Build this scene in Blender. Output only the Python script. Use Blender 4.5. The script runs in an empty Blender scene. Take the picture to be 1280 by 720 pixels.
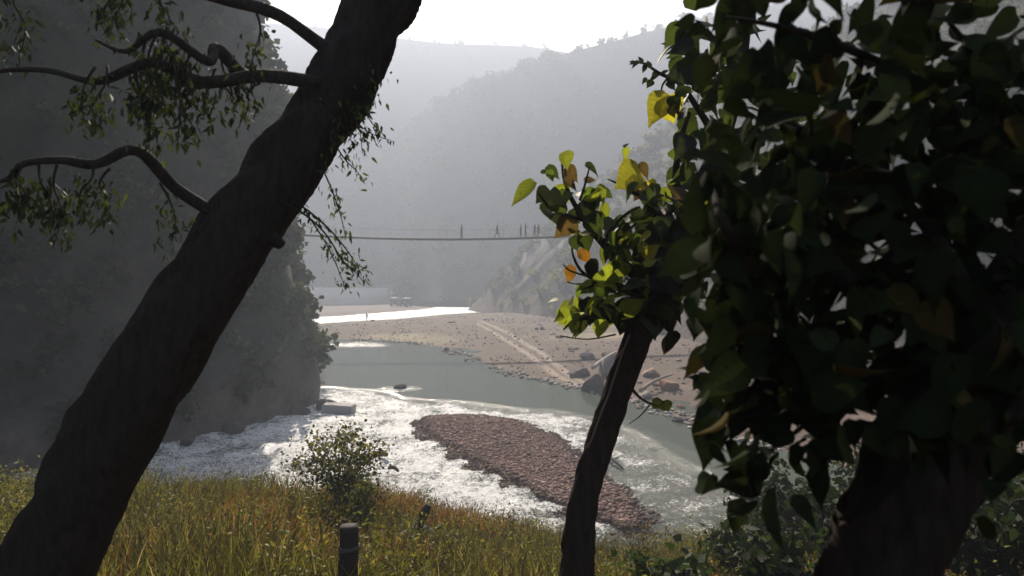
import bpy, bmesh, math, random
import numpy as np
from mathutils import Vector, Matrix
random.seed(7)
RNG = np.random.default_rng(7)
R = math.radians
S = bpy.context.scene
C = S.collection

# ------------------------------------------------------------------ camera, sky, sun, exposure
CAMZ = 8.0
F, CU, CV = 800.0, 640.0, 350.0            # focal length and horizon in photo pixels (1280 wide)
cd = bpy.data.cameras.new('camera')
cd.sensor_width = 36.0
cd.lens = 36.0 * F / 1280.0
cd.shift_y = -10.0 / 1280.0
cd.clip_start, cd.clip_end = 0.05, 20000
cd.dof.use_dof = True
cd.dof.focus_distance = 6.0
cd.dof.aperture_fstop = 2.8
cam = bpy.data.objects.new('camera', cd); C.objects.link(cam)
cam.location = (0, 0, CAMZ); cam.rotation_euler = (R(90), 0, 0)
S.camera = cam

SUN_AZ, SUN_EL = R(-13.0), R(34.0)
w = bpy.data.worlds.new("World"); S.world = w; w.use_nodes = True
nt = w.node_tree
bg = nt.nodes['Background']
sky = nt.nodes.new('ShaderNodeTexSky'); sky.sky_type = 'NISHITA'; sky.sun_disc = False
sky.sun_elevation = SUN_EL; sky.sun_rotation = SUN_AZ
sky.dust_density = 3.0; sky.air_density = 1.0
nt.links.new(sky.outputs[0], bg.inputs[0]); bg.inputs[1].default_value = 0.05
sl = bpy.data.lights.new('sun', 'SUN'); sl.energy = 5.0; sl.angle = R(0.5); sl.color = (1.0, 0.89, 0.74)
sun = bpy.data.objects.new('sun', sl); C.objects.link(sun)
sd = Vector((math.sin(SUN_AZ) * math.cos(SUN_EL), math.cos(SUN_AZ) * math.cos(SUN_EL), math.sin(SUN_EL)))
sun.rotation_euler = sd.to_track_quat('Z', 'Y').to_euler()
sun.location = (-40, 200, 400)
S.view_settings.view_transform = 'Standard'; S.view_settings.look = 'None'
S.view_settings.gamma = 1.0; S.view_settings.use_curve_mapping = False
S.view_settings.exposure = 1.56
S.cycles.use_denoising = True
S.cycles.volume_bounces = 0
S.cycles.max_bounces = 6; S.cycles.transparent_max_bounces = 4
S.cycles.caustics_reflective = False; S.cycles.caustics_refractive = False
S.cycles.sample_clamp_indirect = 6.0
HAZE = 0.0025

# ------------------------------------------------------------------ helpers
def P(u, v, Y): return np.array([(u - CU) / F * Y, Y, CAMZ + (CV - v) / F * Y])
def G(u, v, h=0.0):
    Y = (CAMZ - h) * F / (v - CV); return np.array([(u - CU) / F * Y, Y, h])
def px(u): return (u - CU) / F

def _hash(ix, iy, s):
    n = (ix.astype(np.int64) * 374761393 + iy.astype(np.int64) * 668265263 + s * 144269) & 0x7fffffff
    n = (n ^ (n >> 13)) * 1274126177 & 0x7fffffff
    n = (n ^ (n >> 16)) & 0xffff
    return n / 65535.0
def vnoise(x, y, s=0):
    ix, iy = np.floor(x), np.floor(y); fx, fy = x - ix, y - iy
    fx = fx * fx * (3 - 2 * fx); fy = fy * fy * (3 - 2 * fy)
    a, b = _hash(ix, iy, s), _hash(ix + 1, iy, s); c, d = _hash(ix, iy + 1, s), _hash(ix + 1, iy + 1, s)
    return (a * (1 - fx) + b * fx) * (1 - fy) + (c * (1 - fx) + d * fx) * fy
def fbm(x, y, sc, oc=4, s=0):
    x = np.asarray(x, float); y = np.asarray(y, float)
    t, a, n = 0, 1.0, 0
    for k in range(oc):
        t = t + a * vnoise(x / sc * 2 ** k + 17.3 * k, y / sc * 2 ** k + 5.1 * k, s + k); n += a; a *= .5
    return t / n * 2 - 1
def sstep(a, b, x):
    t = np.clip((x - a) / (b - a), 0, 1); return t * t * (3 - 2 * t)
def sdist(x, y, poly):
    """signed distance to a closed polygon, positive inside"""
    poly = np.asarray(poly)[:, :2]
    d = np.full(x.shape, 1e9); ins = np.zeros(x.shape, bool)
    n = len(poly)
    for i in range(n):
        a, b = poly[i], poly[(i + 1) % n]
        e = b - a; L = e @ e + 1e-12
        t = np.clip(((x - a[0]) * e[0] + (y - a[1]) * e[1]) / L, 0, 1)
        d = np.minimum(d, np.hypot(x - a[0] - t * e[0], y - a[1] - t * e[1]))
        cond = (a[1] > y) != (b[1] > y)
        with np.errstate(divide='ignore', invalid='ignore'):
            xi = a[0] + (y - a[1]) / (b[1] - a[1] + 1e-15) * (b[0] - a[0])
        ins ^= cond & (x < xi)
    return np.where(ins, d, -d)
def pdist(x, y, line):
    line = np.asarray(line)[:, :2]; d = np.full(np.shape(x), 1e9)
    for a, b in zip(line[:-1], line[1:]):
        e = b - a; L = e @ e + 1e-12
        t = np.clip(((x - a[0]) * e[0] + (y - a[1]) * e[1]) / L, 0, 1)
        d = np.minimum(d, np.hypot(x - a[0] - t * e[0], y - a[1] - t * e[1]))
    return d

def link(o, parent=None):
    C.objects.link(o)
    if parent is not None: o.parent = parent
    return o
def props(o, label=None, cat=None, group=None, kind=None):
    if label: o['label'] = label
    if cat: o['category'] = cat
    if group: o['group'] = group
    if kind: o['kind'] = kind
    return o
def thing(name, loc, label, cat, group=None):
    o = bpy.data.objects.new(name, None); o.location = [float(t) for t in loc]; o.empty_display_size = .2
    link(o); return props(o, label, cat, group)
def mesh(name, V, Fc, mat, parent=None, col=None, smooth=True, attrs=None, base=None):
    """V world coordinates; Fc (M,4) array, or a list of mixed faces.  base: point to put the origin at"""
    V = np.asarray(V, np.float32).reshape(-1, 3)
    off = np.zeros(3)
    if base is not None: off = np.asarray(base, float)
    if parent is not None:
        p = parent; 
        while p is not None: off = off + np.array(p.location); p = p.parent
    V = V - off.astype(np.float32)
    me = bpy.data.meshes.new(name)
    if isinstance(Fc, np.ndarray):
        k = Fc.shape[1]
        me.vertices.add(len(V)); me.vertices.foreach_set('co', V.ravel())
        me.loops.add(Fc.size); me.loops.foreach_set('vertex_index', Fc.ravel().astype(np.int32))
        me.polygons.add(len(Fc)); me.polygons.foreach_set('loop_start', np.arange(0, Fc.size, k, dtype=np.int32))
        me.update(calc_edges=True)
    else:
        me.from_pydata(V.tolist(), [], Fc); me.update()
    if smooth: me.polygons.foreach_set('use_smooth', np.ones(len(me.polygons), bool))
    if col is not None:
        a = me.color_attributes.new('tint', 'FLOAT_COLOR', 'POINT')
        c = np.ones((len(V), 4), np.float32); c[:, :3] = col; a.data.foreach_set('color', c.ravel())
    for k, val in (attrs or {}).items():
        a = me.attributes.new(k, 'FLOAT', 'POINT'); a.data.foreach_set('value', np.asarray(val, np.float32))
    me.materials.append(mat)
    o = bpy.data.objects.new(name, me); link(o, parent)
    if base is not None: o.location = [float(t) for t in base]
    return o
def grid_faces(nr, nc):
    i = np.arange(nr - 1)[:, None] * nc + np.arange(nc - 1)[None, :]
    return np.stack([i, i + 1, i + nc + 1, i + nc], -1).reshape(-1, 4)
def copy_tree(o, parent=None):
    c = o.copy(); C.objects.link(c)
    if parent is not None: c.parent = parent
    for ch in list(o.children): copy_tree(ch, c)
    return c

class MB:
    """collects shapes into ONE mesh"""
    def __init__(s): s.v, s.f, s.c, s.n = [], [], [], 0
    def add(s, V, Fc, col=(1, 1, 1)):
        V = np.asarray(V, float).reshape(-1, 3)
        s.v.append(V); s.f += [[int(i) + s.n for i in f] for f in Fc]
        s.c.append(np.broadcast_to(np.asarray(col, float), (len(V), 3))); s.n += len(V); return s
    def box(s, lo, hi, taper=1.0, col=(1, 1, 1)):
        lo, hi = np.array(lo, float), np.array(hi, float); m = (lo + hi) / 2; V = []
        for z in (lo[2], hi[2]):
            k = 1.0 if z == lo[2] else taper
            for sx, sy in ((-1, -1), (1, -1), (1, 1), (-1, 1)):
                V.append((m[0] + sx * k * (hi[0] - lo[0]) / 2, m[1] + sy * k * (hi[1] - lo[1]) / 2, z))
        return s.add(V, [(3, 2, 1, 0), (4, 5, 6, 7), (0, 1, 5, 4), (1, 2, 6, 5), (2, 3, 7, 6), (3, 0, 4, 7)], col)
    def tube(s, pts, rad, seg=8, sub=4, rough=0.0, cap=True, col=(1, 1, 1), flat=None):
        pts = np.asarray(pts, float); rad = np.broadcast_to(np.asarray(rad, float), (len(pts),))
        Q, Rr = [], []
        n = len(pts)
        for i in range(n - 1):
            p0, p1, p2, p3 = pts[max(i - 1, 0)], pts[i], pts[i + 1], pts[min(i + 2, n - 1)]
            for k in range(sub):
                t = k / sub
                Q.append(.5 * (2 * p1 + (p2 - p0) * t + (2 * p0 - 5 * p1 + 4 * p2 - p3) * t * t + (3 * p1 - p0 - 3 * p2 + p3) * t ** 3))
                Rr.append(rad[i] * (1 - t) + rad[i + 1] * t)
        Q.append(pts[-1]); Rr.append(rad[-1]); Q = np.array(Q)
        V, Fc = [], []
        T = np.gradient(Q, axis=0); T /= np.linalg.norm(T, axis=1)[:, None] + 1e-9
        ref = np.array([0.31, -0.9, 0.28]); a = np.cross(T[0], ref); a /= np.linalg.norm(a)
        ph = random.random() * 100
        for i in range(len(Q)):
            a = a - T[i] * (a @ T[i]); a /= np.linalg.norm(a) + 1e-9; b = np.cross(T[i], a)
            for k in range(seg):
                an = 2 * math.pi * k / seg
                r = Rr[i] * (1 + rough * float(fbm(np.array([ph + 2 * math.cos(an)]), np.array([i * .22 + 2 * math.sin(an)]), .8, 4)[0])) if rough else Rr[i]
                V.append(Q[i] + r * (math.cos(an) * a + math.sin(an) * b))
        for i in range(len(Q) - 1):
            for k in range(seg):
                k2 = (k + 1) % seg
                Fc.append((i * seg + k, i * seg + k2, (i + 1) * seg + k2, (i + 1) * seg + k))
        if cap: Fc += [tuple(range(seg - 1, -1, -1)), tuple(range((len(Q) - 1) * seg, len(Q) * seg))]
        return s.add(V, Fc, col)
    def build(s, name, mat, parent=None, smooth=True, base=None):
        return mesh(name, np.concatenate(s.v), s.f, mat, parent, np.concatenate(s.c), smooth, base=base)

# ------------------------------------------------------------------ materials
def mat(name):
    m = bpy.data.materials.new(name); m.use_nodes = True; n = m.node_tree
    return m, n, n.nodes['Principled BSDF']
def nd(n, t, **kw):
    o = n.nodes.new(t)
    for k, v in kw.items():
        if k in o.inputs: o.inputs[k].default_value = v
        else: setattr(o, k, v)
    return o
def noise(n, scale, detail=4, rough=.55, vec=None):
    t = nd(n, 'ShaderNodeTexNoise'); t.inputs['Scale'].default_value = scale; t.inputs['Detail'].default_value = detail
    t.inputs['Roughness'].default_value = rough
    if vec is not None: n.links.new(vec, t.inputs['Vector'])
    return t
def mul(n, a, b, fac=1.0):
    m = nd(n, 'ShaderNodeMix', data_type='RGBA', blend_type='MULTIPLY'); m.inputs[0].default_value = fac
    n.links.new(a, m.inputs[6]); n.links.new(b, m.inputs[7]); return m.outputs[2]
def ramp(n, fac, stops):
    r = nd(n, 'ShaderNodeValToRGB'); e = r.color_ramp.elements
    while len(e) < len(stops): e.new(.5)
    for k, (p, c) in enumerate(stops): e[k].position = p; e[k].color = (*c, 1) if len(c) == 3 else c
    n.links.new(fac, r.inputs[0]); return r.outputs[0]
def g(v): return (v, v, v)
def bump(n, h, strength, dist, bsdf, prev=None):
    b = nd(n, 'ShaderNodeBump'); b.inputs['Strength'].default_value = strength; b.inputs['Distance'].default_value = dist
    n.links.new(h, b.inputs['Height'])
    if prev is not None: n.links.new(prev, b.inputs['Normal'])
    if bsdf is not None: n.links.new(b.outputs[0], bsdf.inputs['Normal'])
    return b.outputs[0]
def objco(n): return nd(n, 'ShaderNodeTexCoord').outputs['Object']
def tint(n): return nd(n, 'ShaderNodeVertexColor', layer_name='tint').outputs[0]

def m_ground():
    m, n, b = mat('ground'); co = objco(n)
    a = noise(n, .35, 8, .65, co); s = noise(n, 9, 5, .7, co)
    c = mul(n, tint(n), ramp(n, a.outputs[0], [(.25, g(.7)), (.75, g(1.25))]))
    c = mul(n, c, ramp(n, s.outputs[0], [(.3, g(.62)), (.72, g(1.3))]))
    vo = nd(n, 'ShaderNodeTexVoronoi'); vo.inputs['Scale'].default_value = 7; n.links.new(co, vo.inputs['Vector'])
    c = mul(n, c, ramp(n, vo.outputs['Color'], [(.1, g(.7)), (.9, g(1.25))]))
    n.links.new(c, b.inputs['Base Color']); b.inputs['Roughness'].default_value = .9; b.inputs['Specular IOR Level'].default_value = .2
    p = bump(n, vo.outputs['Distance'], .5, .05, None); bump(n, s.outputs[0], .6, .08, b, p)
    return m
def m_slope(name, sc):
    m, n, b = mat(name); co = objco(n)
    a = noise(n, sc, 8, .65, co); s = noise(n, sc * 9, 4, .7, co)
    c = mul(n, tint(n), ramp(n, a.outputs[0], [(.28, g(.5)), (.72, g(1.4))]))
    c = mul(n, c, ramp(n, s.outputs[0], [(.3, g(.6)), (.7, g(1.3))]))
    n.links.new(c, b.inputs['Base Color']); b.inputs['Roughness'].default_value = .95; b.inputs['Specular IOR Level'].default_value = .1
    bump(n, s.outputs[0], .7, .3 / sc * .1, b)
    return m
def m_tint(name, rough=.85, ns=8, spec=.2, bs=.3, bd=.01):
    m, n, b = mat(name); co = objco(n); a = noise(n, ns, 6, .65, co)
    c = mul(n, tint(n), ramp(n, a.outputs[0], [(.25, g(.6)), (.75, g(1.3))]))
    n.links.new(c, b.inputs['Base Color']); b.inputs['Roughness'].default_value = rough; b.inputs['Specular IOR Level'].default_value = spec
    bump(n, a.outputs[0], bs, bd, b); return m
def m_bark(name, c0, c1):
    m, n, b = mat(name); co = objco(n)
    mp = nd(n, 'ShaderNodeMapping'); mp.inputs['Scale'].default_value = (1, 1, .22); n.links.new(co, mp.inputs[0])
    a = noise(n, 30, 8, .7, mp.outputs[0]); vo = nd(n, 'ShaderNodeTexVoronoi', feature='DISTANCE_TO_EDGE')
    vo.inputs['Scale'].default_value = 26; n.links.new(mp.outputs[0], vo.inputs['Vector'])
    c = ramp(n, a.outputs[0], [(.3, c0), (.7, c1)])
    n.links.new(c, b.inputs['Base Color']); b.inputs['Roughness'].default_value = .95; b.inputs['Specular IOR Level'].default_value = .05
    p = bump(n, vo.outputs['Distance'], .8, .012, None); bump(n, a.outputs[0], .8, .01, b, p); return m
def m_leaf(name, trans=.45, rough=.5, spec=.35, tmul=(1.5, 1.7, .8), veins=False):
    m, n, b = mat(name); co = objco(n); a = noise(n, 25, 4, .6, co)
    c = mul(n, tint(n), ramp(n, a.outputs[0], [(.25, g(.72)), (.75, g(1.2))]))
    if veins:                                          # side veins running out from the midrib
        al = nd(n, 'ShaderNodeAttribute', attribute_name='along').outputs['Fac']; ac = nd(n, 'ShaderNodeAttribute', attribute_name='across').outputs['Fac']
        k1 = nd(n, 'ShaderNodeMath', operation='MULTIPLY_ADD'); n.links.new(ac, k1.inputs[0]); k1.inputs[1].default_value = -.75; n.links.new(al, k1.inputs[2])
        k2 = nd(n, 'ShaderNodeMath', operation='MULTIPLY'); n.links.new(k1.outputs[0], k2.inputs[0]); k2.inputs[1].default_value = 46
        k3 = nd(n, 'ShaderNodeMath', operation='SINE'); n.links.new(k2.outputs[0], k3.inputs[0])
        c = mul(n, c, ramp(n, k3.outputs[0], [(.0, g(.93)), (.86, g(.98)), (1.0, g(1.2))]))
        sp = noise(n, 60, 3, .6, co); c = mul(n, c, ramp(n, sp.outputs[0], [(.30, (.45, .3, .2)), (.37, g(1))]))
    n.links.new(c, b.inputs['Base Color']); b.inputs['Roughness'].default_value = rough; b.inputs['Specular IOR Level'].default_value = spec
    t = nd(n, 'ShaderNodeBsdfTranslucent')
    k = nd(n, 'ShaderNodeMix', data_type='RGBA', blend_type='MULTIPLY'); k.inputs[0].default_value = 1; k.inputs[7].default_value = (*tmul, 1)
    n.links.new(c, k.inputs[6]); n.links.new(k.outputs[2], t.inputs['Color'])
    mx = nd(n, 'ShaderNodeMixShader'); mx.inputs[0].default_value = trans
    n.links.new(b.outputs[0], mx.inputs[1]); n.links.new(t.outputs[0], mx.inputs[2])
    n.links.new(mx.outputs[0], n.nodes['Material Output'].inputs['Surface']); return m
def m_plain(name, c, rough=.6, metal=0, spec=.4):
    m, n, b = mat(name); a = noise(n, 12, 4, .6, objco(n))
    r = ramp(n, a.outputs[0], [(.3, tuple(x * .8 for x in c)), (.7, tuple(min(1, x * 1.15) for x in c))])
    n.links.new(r, b.inputs['Base Color']); b.inputs['Roughness'].default_value = rough; b.inputs['Metallic'].default_value = metal
    b.inputs['Specular IOR Level'].default_value = spec; return m
def m_water():
    m, n, b = mat('river_water'); co = objco(n)
    rap = nd(n, 'ShaderNodeAttribute', attribute_name='rapid').outputs['Fac']
    far = nd(n, 'ShaderNodeAttribute', attribute_name='ripple').outputs['Fac']
    mp = nd(n, 'ShaderNodeMapping'); mp.inputs['Scale'].default_value = (1, 1.0, 1); mp.inputs['Rotation'].default_value = (0, 0, R(35)); n.links.new(co, mp.inputs[0])
    a = noise(n, 3.6, 9, .74, mp.outputs[0]); s = noise(n, 1.1, 4, .6, mp.outputs[0]); cl = noise(n, 1.6, 2, .5, co)
    # foam patches and streaks; fine specks are sun glints painted as foam
    fo = noise(n, 3.0, 9, .8, mp.outputs[0]); fo_glint = noise(n, 11, 5, .75, mp.outputs[0])
    ad = nd(n, 'ShaderNodeMath', operation='MULTIPLY_ADD'); n.links.new(rap, ad.inputs[0]); ad.inputs[1].default_value = .44
    fm_ = nd(n, 'ShaderNodeMix', data_type='FLOAT'); fm_.inputs[0].default_value = .5; n.links.new(fo.outputs[0], fm_.inputs[2]); n.links.new(fo_glint.outputs[0], fm_.inputs[3]); n.links.new(fm_.outputs[0], ad.inputs[2])
    lg = noise(n, .55, 3, .6, mp.outputs[0]); ad2 = nd(n, 'ShaderNodeMath', operation='MULTIPLY_ADD'); n.links.new(lg.outputs[0], ad2.inputs[0]); ad2.inputs[1].default_value = .34
    ad3 = nd(n, 'ShaderNodeMath', operation='SUBTRACT'); n.links.new(ad.outputs[0], ad3.inputs[0]); ad3.inputs[1].default_value = .17; n.links.new(ad3.outputs[0], ad2.inputs[2])
    fm = ramp(n, ad2.outputs[0], [(.86, g(0)), (.96, g(1))])
    mix = nd(n, 'ShaderNodeMix', data_type='RGBA'); n.links.new(fm, mix.inputs[0])
    mix.inputs[6].default_value = (.08, .093, .075, 1); mix.inputs[7].default_value = (.88, .88, .88, 1)
    n.links.new(mix.outputs[2], b.inputs['Base Color'])
    ro = nd(n, 'ShaderNodeMapRange'); n.links.new(fm, ro.inputs[0]); ro.inputs[3].default_value = .09; ro.inputs[4].default_value = .32
    n.links.new(ro.outputs[0], b.inputs['Roughness']); b.inputs['IOR'].default_value = 1.33
    b1 = nd(n, 'ShaderNodeBump'); b1.inputs['Distance'].default_value = .22; n.links.new(a.outputs[0], b1.inputs['Height']); n.links.new(rap, b1.inputs['Strength'])
    b2 = nd(n, 'ShaderNodeBump'); b2.inputs['Distance'].default_value = .03; n.links.new(s.outputs[0], b2.inputs['Height']); n.links.new(far, b2.inputs['Strength'])
    n.links.new(b1.outputs[0], b2.inputs['Normal'])
    n.links.new(b2.outputs[0], b.inputs['Normal']); return m
M_ground, M_water = m_ground(), m_water()
M_hill, M_cliff = m_slope('wooded_hill', .03), m_slope('rock_slope', .12)
M_stone, M_pebble = m_tint('stone', .9, 5, .2, .6, .04), m_tint('pebble', .85, 20)
M_bark, M_bark2 = m_bark('dark_bark', (.014, .011, .009), (.04, .032, .026)), m_bark('rough_bark', (.016, .013, .013), (.045, .04, .036))
M_leaf = m_leaf('broad_leaf', .5, .6, .25, (1.7, 1.75, .7), True); M_leaf_dark = m_leaf('shade_tinted_broad_leaf', .15, .85, .02, (1.2, 1.2, .5), True)  # dark copy cuts translucency and sheen to imitate deep shade
M_fine = m_leaf('fine_leaflet', .3, .65, .12); M_grass = m_leaf('grass_blade', .4, .6, .15, (1.3, 1.2, .7)); M_forest = m_leaf('forest_leaf', .2, .8, .05)
M_wood = m_plain('grey_wood', (.16, .13, .11), .9); M_dark_wood = m_plain('dark_wood', (.03, .024, .02), .9)
M_steel = m_plain('weathered_steel', (.07, .07, .075), .6, .3); M_deck = m_plain('deck_planks', (.06, .05, .045), .85)
M_concrete = m_plain('grey_concrete', (.32, .31, .30), .85)
M_skin = m_plain('skin', (.17, .09, .06), .6)
M_rubber = m_plain('rubber', (.02, .02, .02), .8); M_glass = m_plain('dark_glass', (.02, .03, .03), .1, 0, .6)
M_white = m_plain('white_paint', (.4, .4, .39), .6); M_green = m_plain('dull_green_paint', (.012, .02, .018), .7, 0, .1); M_lamp = m_plain('lamp_glass', (.6, .6, .58), .2)

# ------------------------------------------------------------------ the ground
def poly(*pts): return np.array([G(u, v)[:2] for u, v in pts])
SANDBAR = poly((0, 440), (200, 424), (380, 407), (438, 401.5), (500, 398), (560, 392.5), (605, 390), (640, 386.5), (700, 383), (900, 383), (1500, 383),
               (1500, 640), (1280, 640), (1000, 572), (900, 540), (841, 519), (800, 505), (760, 493), (700, 480.5), (640, 467.5), (600, 452.5), (560, 437), (520, 429), (470, 425), (438, 424.5), (300, 428), (200, 436), (0, 455))
SPIT = poly((0, 392), (250, 386), (438, 383.5), (470, 382.2), (500, 381.6), (525, 382.6), (541, 385.2), (522, 387.3), (480, 390.8), (438, 394.2), (300, 402), (200, 409), (0, 420))
ISLAND = poly((520, 531), (530, 523), (560, 520.5), (610, 521), (650, 527), (680, 538), (707, 555), (728, 578), (760, 600), (792, 624), (812, 648), (806, 664), (780, 668), (745, 656), (704, 641), (660, 616), (610, 590), (560, 563), (530, 546))
TRACK = [poly((600, 408), (640, 424), (676, 444), (712, 470), (748, 486), (790, 500)), poly((596, 411), (630, 427), (662, 446), (694, 469), (726, 484), (770, 496.5))]
XS_LIP = np.array([-14, -8, -3.3, -2.6, -1.3, -.6, 1, 1.95, 3.3, 8, 14.]); HS_LIP = np.array([4.2, 3.8, 3.45, 3.3, 2.95, 2.75, 2.35, 2.05, 2.45, 3.0, 3.4])
YS_SH = np.array([19, 21, 22, 21.5, 20.5, 19.5, 18.8, 18.6, 19.2, 18, 17.])
def bank_h(x, y):
    lip = np.interp(x, XS_LIP, HS_LIP); sh = np.interp(x, XS_LIP, YS_SH)
    up = 6.3 + (lip - 6.3) * np.clip((y - 1.5) / 11.5, 0, 1) + np.clip(1.5 - y, 0, 8) * .05
    t = np.clip((y - 13) / (sh - 13), 0, 2)
    dn = lip * (1 - t) - .0
    h = np.where(y < 13, up, dn) + .12 * fbm(x, y, 1.6, 4, 3) * (y > 0.5)
    return h
def ground_h(x, y):
    h = np.full(x.shape, -1.1)
    wob = 1.0 * fbm(x, y, 7, 4, 11)
    ds = sdist(x, y, SANDBAR) + wob * np.clip(y / 90, .25, 1.0)
    h = np.maximum(h, -1.1 + 1.1 * sstep(-5, 0, ds) + .9 * sstep(0, 22, ds) + .12 * fbm(x, y, 6, 4, 21) * sstep(0, 3, ds))
    dp = sdist(x, y, SPIT) + wob * .7
    h = np.maximum(h, -1.1 + 1.1 * sstep(-6, 0, dp) + .55 * sstep(0, 6, dp))
    di = sdist(x, y, ISLAND) + .4 * fbm(x, y, 1.3, 5, 31)
    steep = sstep(1.0, -3.0, x + .45 * (y - 32))            # the cut bank faces down-left
    hi = (-.5 + .5 * sstep(-2, 0, di) + .2 * sstep(0, .35, di) + .2 * sstep(0, 4, di) + .06 * fbm(x, y, 1.2, 4, 33) * sstep(0, 1, di))
    h = np.where(di > -2, np.maximum(h, hi), h)
    # far-left terrace and valley floor behind the spit
    ter = sstep(-33, -42, x + .02 * (y - 220)) * sstep(206, 226, y)
    h = np.maximum(h, -1.1 + 4.6 * ter + 1.5 * sstep(225, 260, y))
    h = np.maximum(h, -1.1 + 1.6 * sstep(176, 186, y) * sstep(-12, -2, x))
    h = np.maximum(h, np.where(y < 30, bank_h(x, y), -1.1))
    return h
nx_, ny_ = 620, 760
tx = np.linspace(-1, 1, nx_); gx = 9 * np.sinh(tx * 5.05)
ty = np.linspace(0, 1, ny_); gy = -40 + np.cumsum(np.r_[0, np.full(ny_ - 1, 1.0)]) * 0
yy = [-60.0]
while yy[-1] < 2200:
    Y = yy[-1]; yy.append(Y + (3.0 if Y < -3 else max(.09, Y * .0085) if Y < 60 else Y * .0085))
gy = np.array(yy)
X, Y = np.meshgrid(gx, gy)
H = ground_h(X, Y)
col = np.zeros(X.shape + (3,))
col[:] = (.10, .085, .065)
sdv = sdist(X, Y, SANDBAR); spv = sdist(X, Y, SPIT); iv = sdist(X, Y, ISLAND)
def lay(mask, c):
    global col
    col = col * (1 - mask[..., None]) + np.array(c) * mask[..., None]
lay(sstep(-1, .5, sdv), (.10, .068, .048))
lay(sstep(0, 1, sdv) * sstep(.1, .5, fbm(X, Y, 14, 4, 41)) * .7, (.30, .25, .15))
lay(sstep(0, 1, sdv) * sstep(8, 20, X - .05 * Y) * sstep(0, .4, fbm(X, Y, 5, 4, 43)) * .6, (.16, .12, .10))
for tr in TRACK: lay(sstep(.55, .15, pdist(X, Y, tr)) * .6, (.40, .32, .26))
lay(sstep(-1, .5, spv), (.16, .125, .11))
lay(sstep(-40, -52, X) * sstep(205, 222, Y), (.36, .33, .30))
lay(sstep(2.2, 4.5, H) * sstep(205, 222, Y), (.46, .44, .41))
lay(sstep(-.3, .3, iv), (.22, .135, .11))
lay(sstep(22, 18, Y), (.085, .06, .032))
V = np.stack([X, Y, H], -1).reshape(-1, 3)
props(mesh('ground', V, grid_faces(len(gy), nx_), M_ground, col=col.reshape(-1, 3)), kind='structure')

# ------------------------------------------------------------------ the river
RAPID = poly((-200, 470), (300, 476), (438, 487), (470, 489), (500, 492), (560, 503), (640, 510), (700, 514), (760, 522), (800, 535), (841, 556), (900, 590), (1000, 650), (1400, 720), (1400, 900), (-400, 900))
RIFFLE_GLINT = poly((300, 413), (438, 402.5), (500, 399), (560, 393), (612, 390), (612, 384), (545, 383.5), (520, 387), (480, 390), (438, 393), (300, 400))  # white laid here as foam stands in for sun glitter on the far channel
wx = 9 * np.sinh(np.linspace(-1, 1, 520) * 4.4)
yy = [14.0]
while yy[-1] < 420: yy.append(yy[-1] + max(.07, yy[-1] * .006))
wy = np.array(yy)
WX, WY = np.meshgrid(wx, wy)
dr = sdist(WX, WY, RAPID) + 1.2 * fbm(WX, WY, 3.5, 4, 51)
rap = sstep(-1.5, 1.5, dr)
rif = sstep(-3, 2, sdist(WX, WY, RIFFLE_GLINT) + 1.5 * fbm(WX, WY, 9, 3, 52))
inl = sstep(4.5, 0, np.hypot((WX - G(436, 431)[0]) * .6, WY - G(436, 431)[1]))
spl = sstep(1.6, .2, np.hypot((WX - G(500, 486)[0]) * .75, WY - G(500, 486)[1]))
calm = sstep(1.5, 6, X[0, 0] * 0 + WX - (-2 + .14 * (WY - 20)))
rapid = np.clip(np.maximum.reduce([rap * (1 - .24 * calm), rif * 1.1, inl, spl * 1.15]), 0, 1.2)
WZ = rapid * (.20 * fbm(WX * .9 + WY * .4, WY * .9 - WX * .4, .9, 4, 55) + .07 * fbm(WX, WY, .35, 2, 57)) * np.clip(30 / WY, .2, 1)
ripple = .12 + .5 * rif + .0 * WX
props(mesh('river', np.stack([WX, WY, WZ], -1).reshape(-1, 3), grid_faces(len(wy), 520), M_water,
           attrs={'rapid': rapid.ravel(), 'ripple': ripple.ravel()}), kind='structure')

# ------------------------------------------------------------------ hills
def surf(name, Xs, Ys, Zs, mt, colr):
    return props(mesh(name, np.stack([Xs, Ys, Zs], -1).reshape(-1, 3), grid_faces(*Xs.shape), mt, col=colr.reshape(-1, 3)), kind='structure')
# right hillside: rises at about 46 degrees from the foot line
FOOT = np.array([(60, -60), (44, 0), (34, 30), (30.5, 40), (24.5, 53), (20, 78), (14.5, 104), (4.5, 128), (-8.5, 160), (-17, 190)])
def hill_s(x, y): return (x - np.interp(y, FOOT[::1, 1], FOOT[::1, 0])) * .95
def hill_h(x, y):
    s = hill_s(x, y)
    return .35 + 1.36 * s - .46 * np.logaddexp(0, (s - 15) / 3) * 3 + .02 + 2.6 * fbm(x, y, 14, 6, 61) * sstep(0, 8, s) - .5 * sstep(0, -3, s) - np.clip(s - 60, 0, 200) * .9
PATH = [P(694, 283, 125), P(676, 305, 128), P(640, 330, 140), P(606, 368, 152)]
hs_, hy_ = np.meshgrid(np.linspace(-2.5, 75, 220), np.linspace(-40, 186, 420))
hx_ = np.interp(hy_, FOOT[:, 1], FOOT[:, 0]) + hs_ / .95
end = sstep(186, 168, hy_ + .25 * hs_)
hz_ = hill_h(hx_, hy_) * end - 3 * (1 - end)
def sproject(x, y, z): return CU + F * x / y, CV - F * (z - CAMZ) / y
hc = np.zeros(hx_.shape + (3,)); hc[:] = (.022, .025, .018)
k = sstep(-.1, .35, fbm(hx_, hy_, 20, 4, 63))[..., None]; hc = hc * (1 - k) + np.array((.04, .036, .024)) * k
k = sstep(5, 0, hs_ + 1.5 * fbm(hx_, hy_, 6, 4, 67))[..., None] * .8; hc = hc * (1 - k) + np.array((.14, .105, .08)) * k
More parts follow.
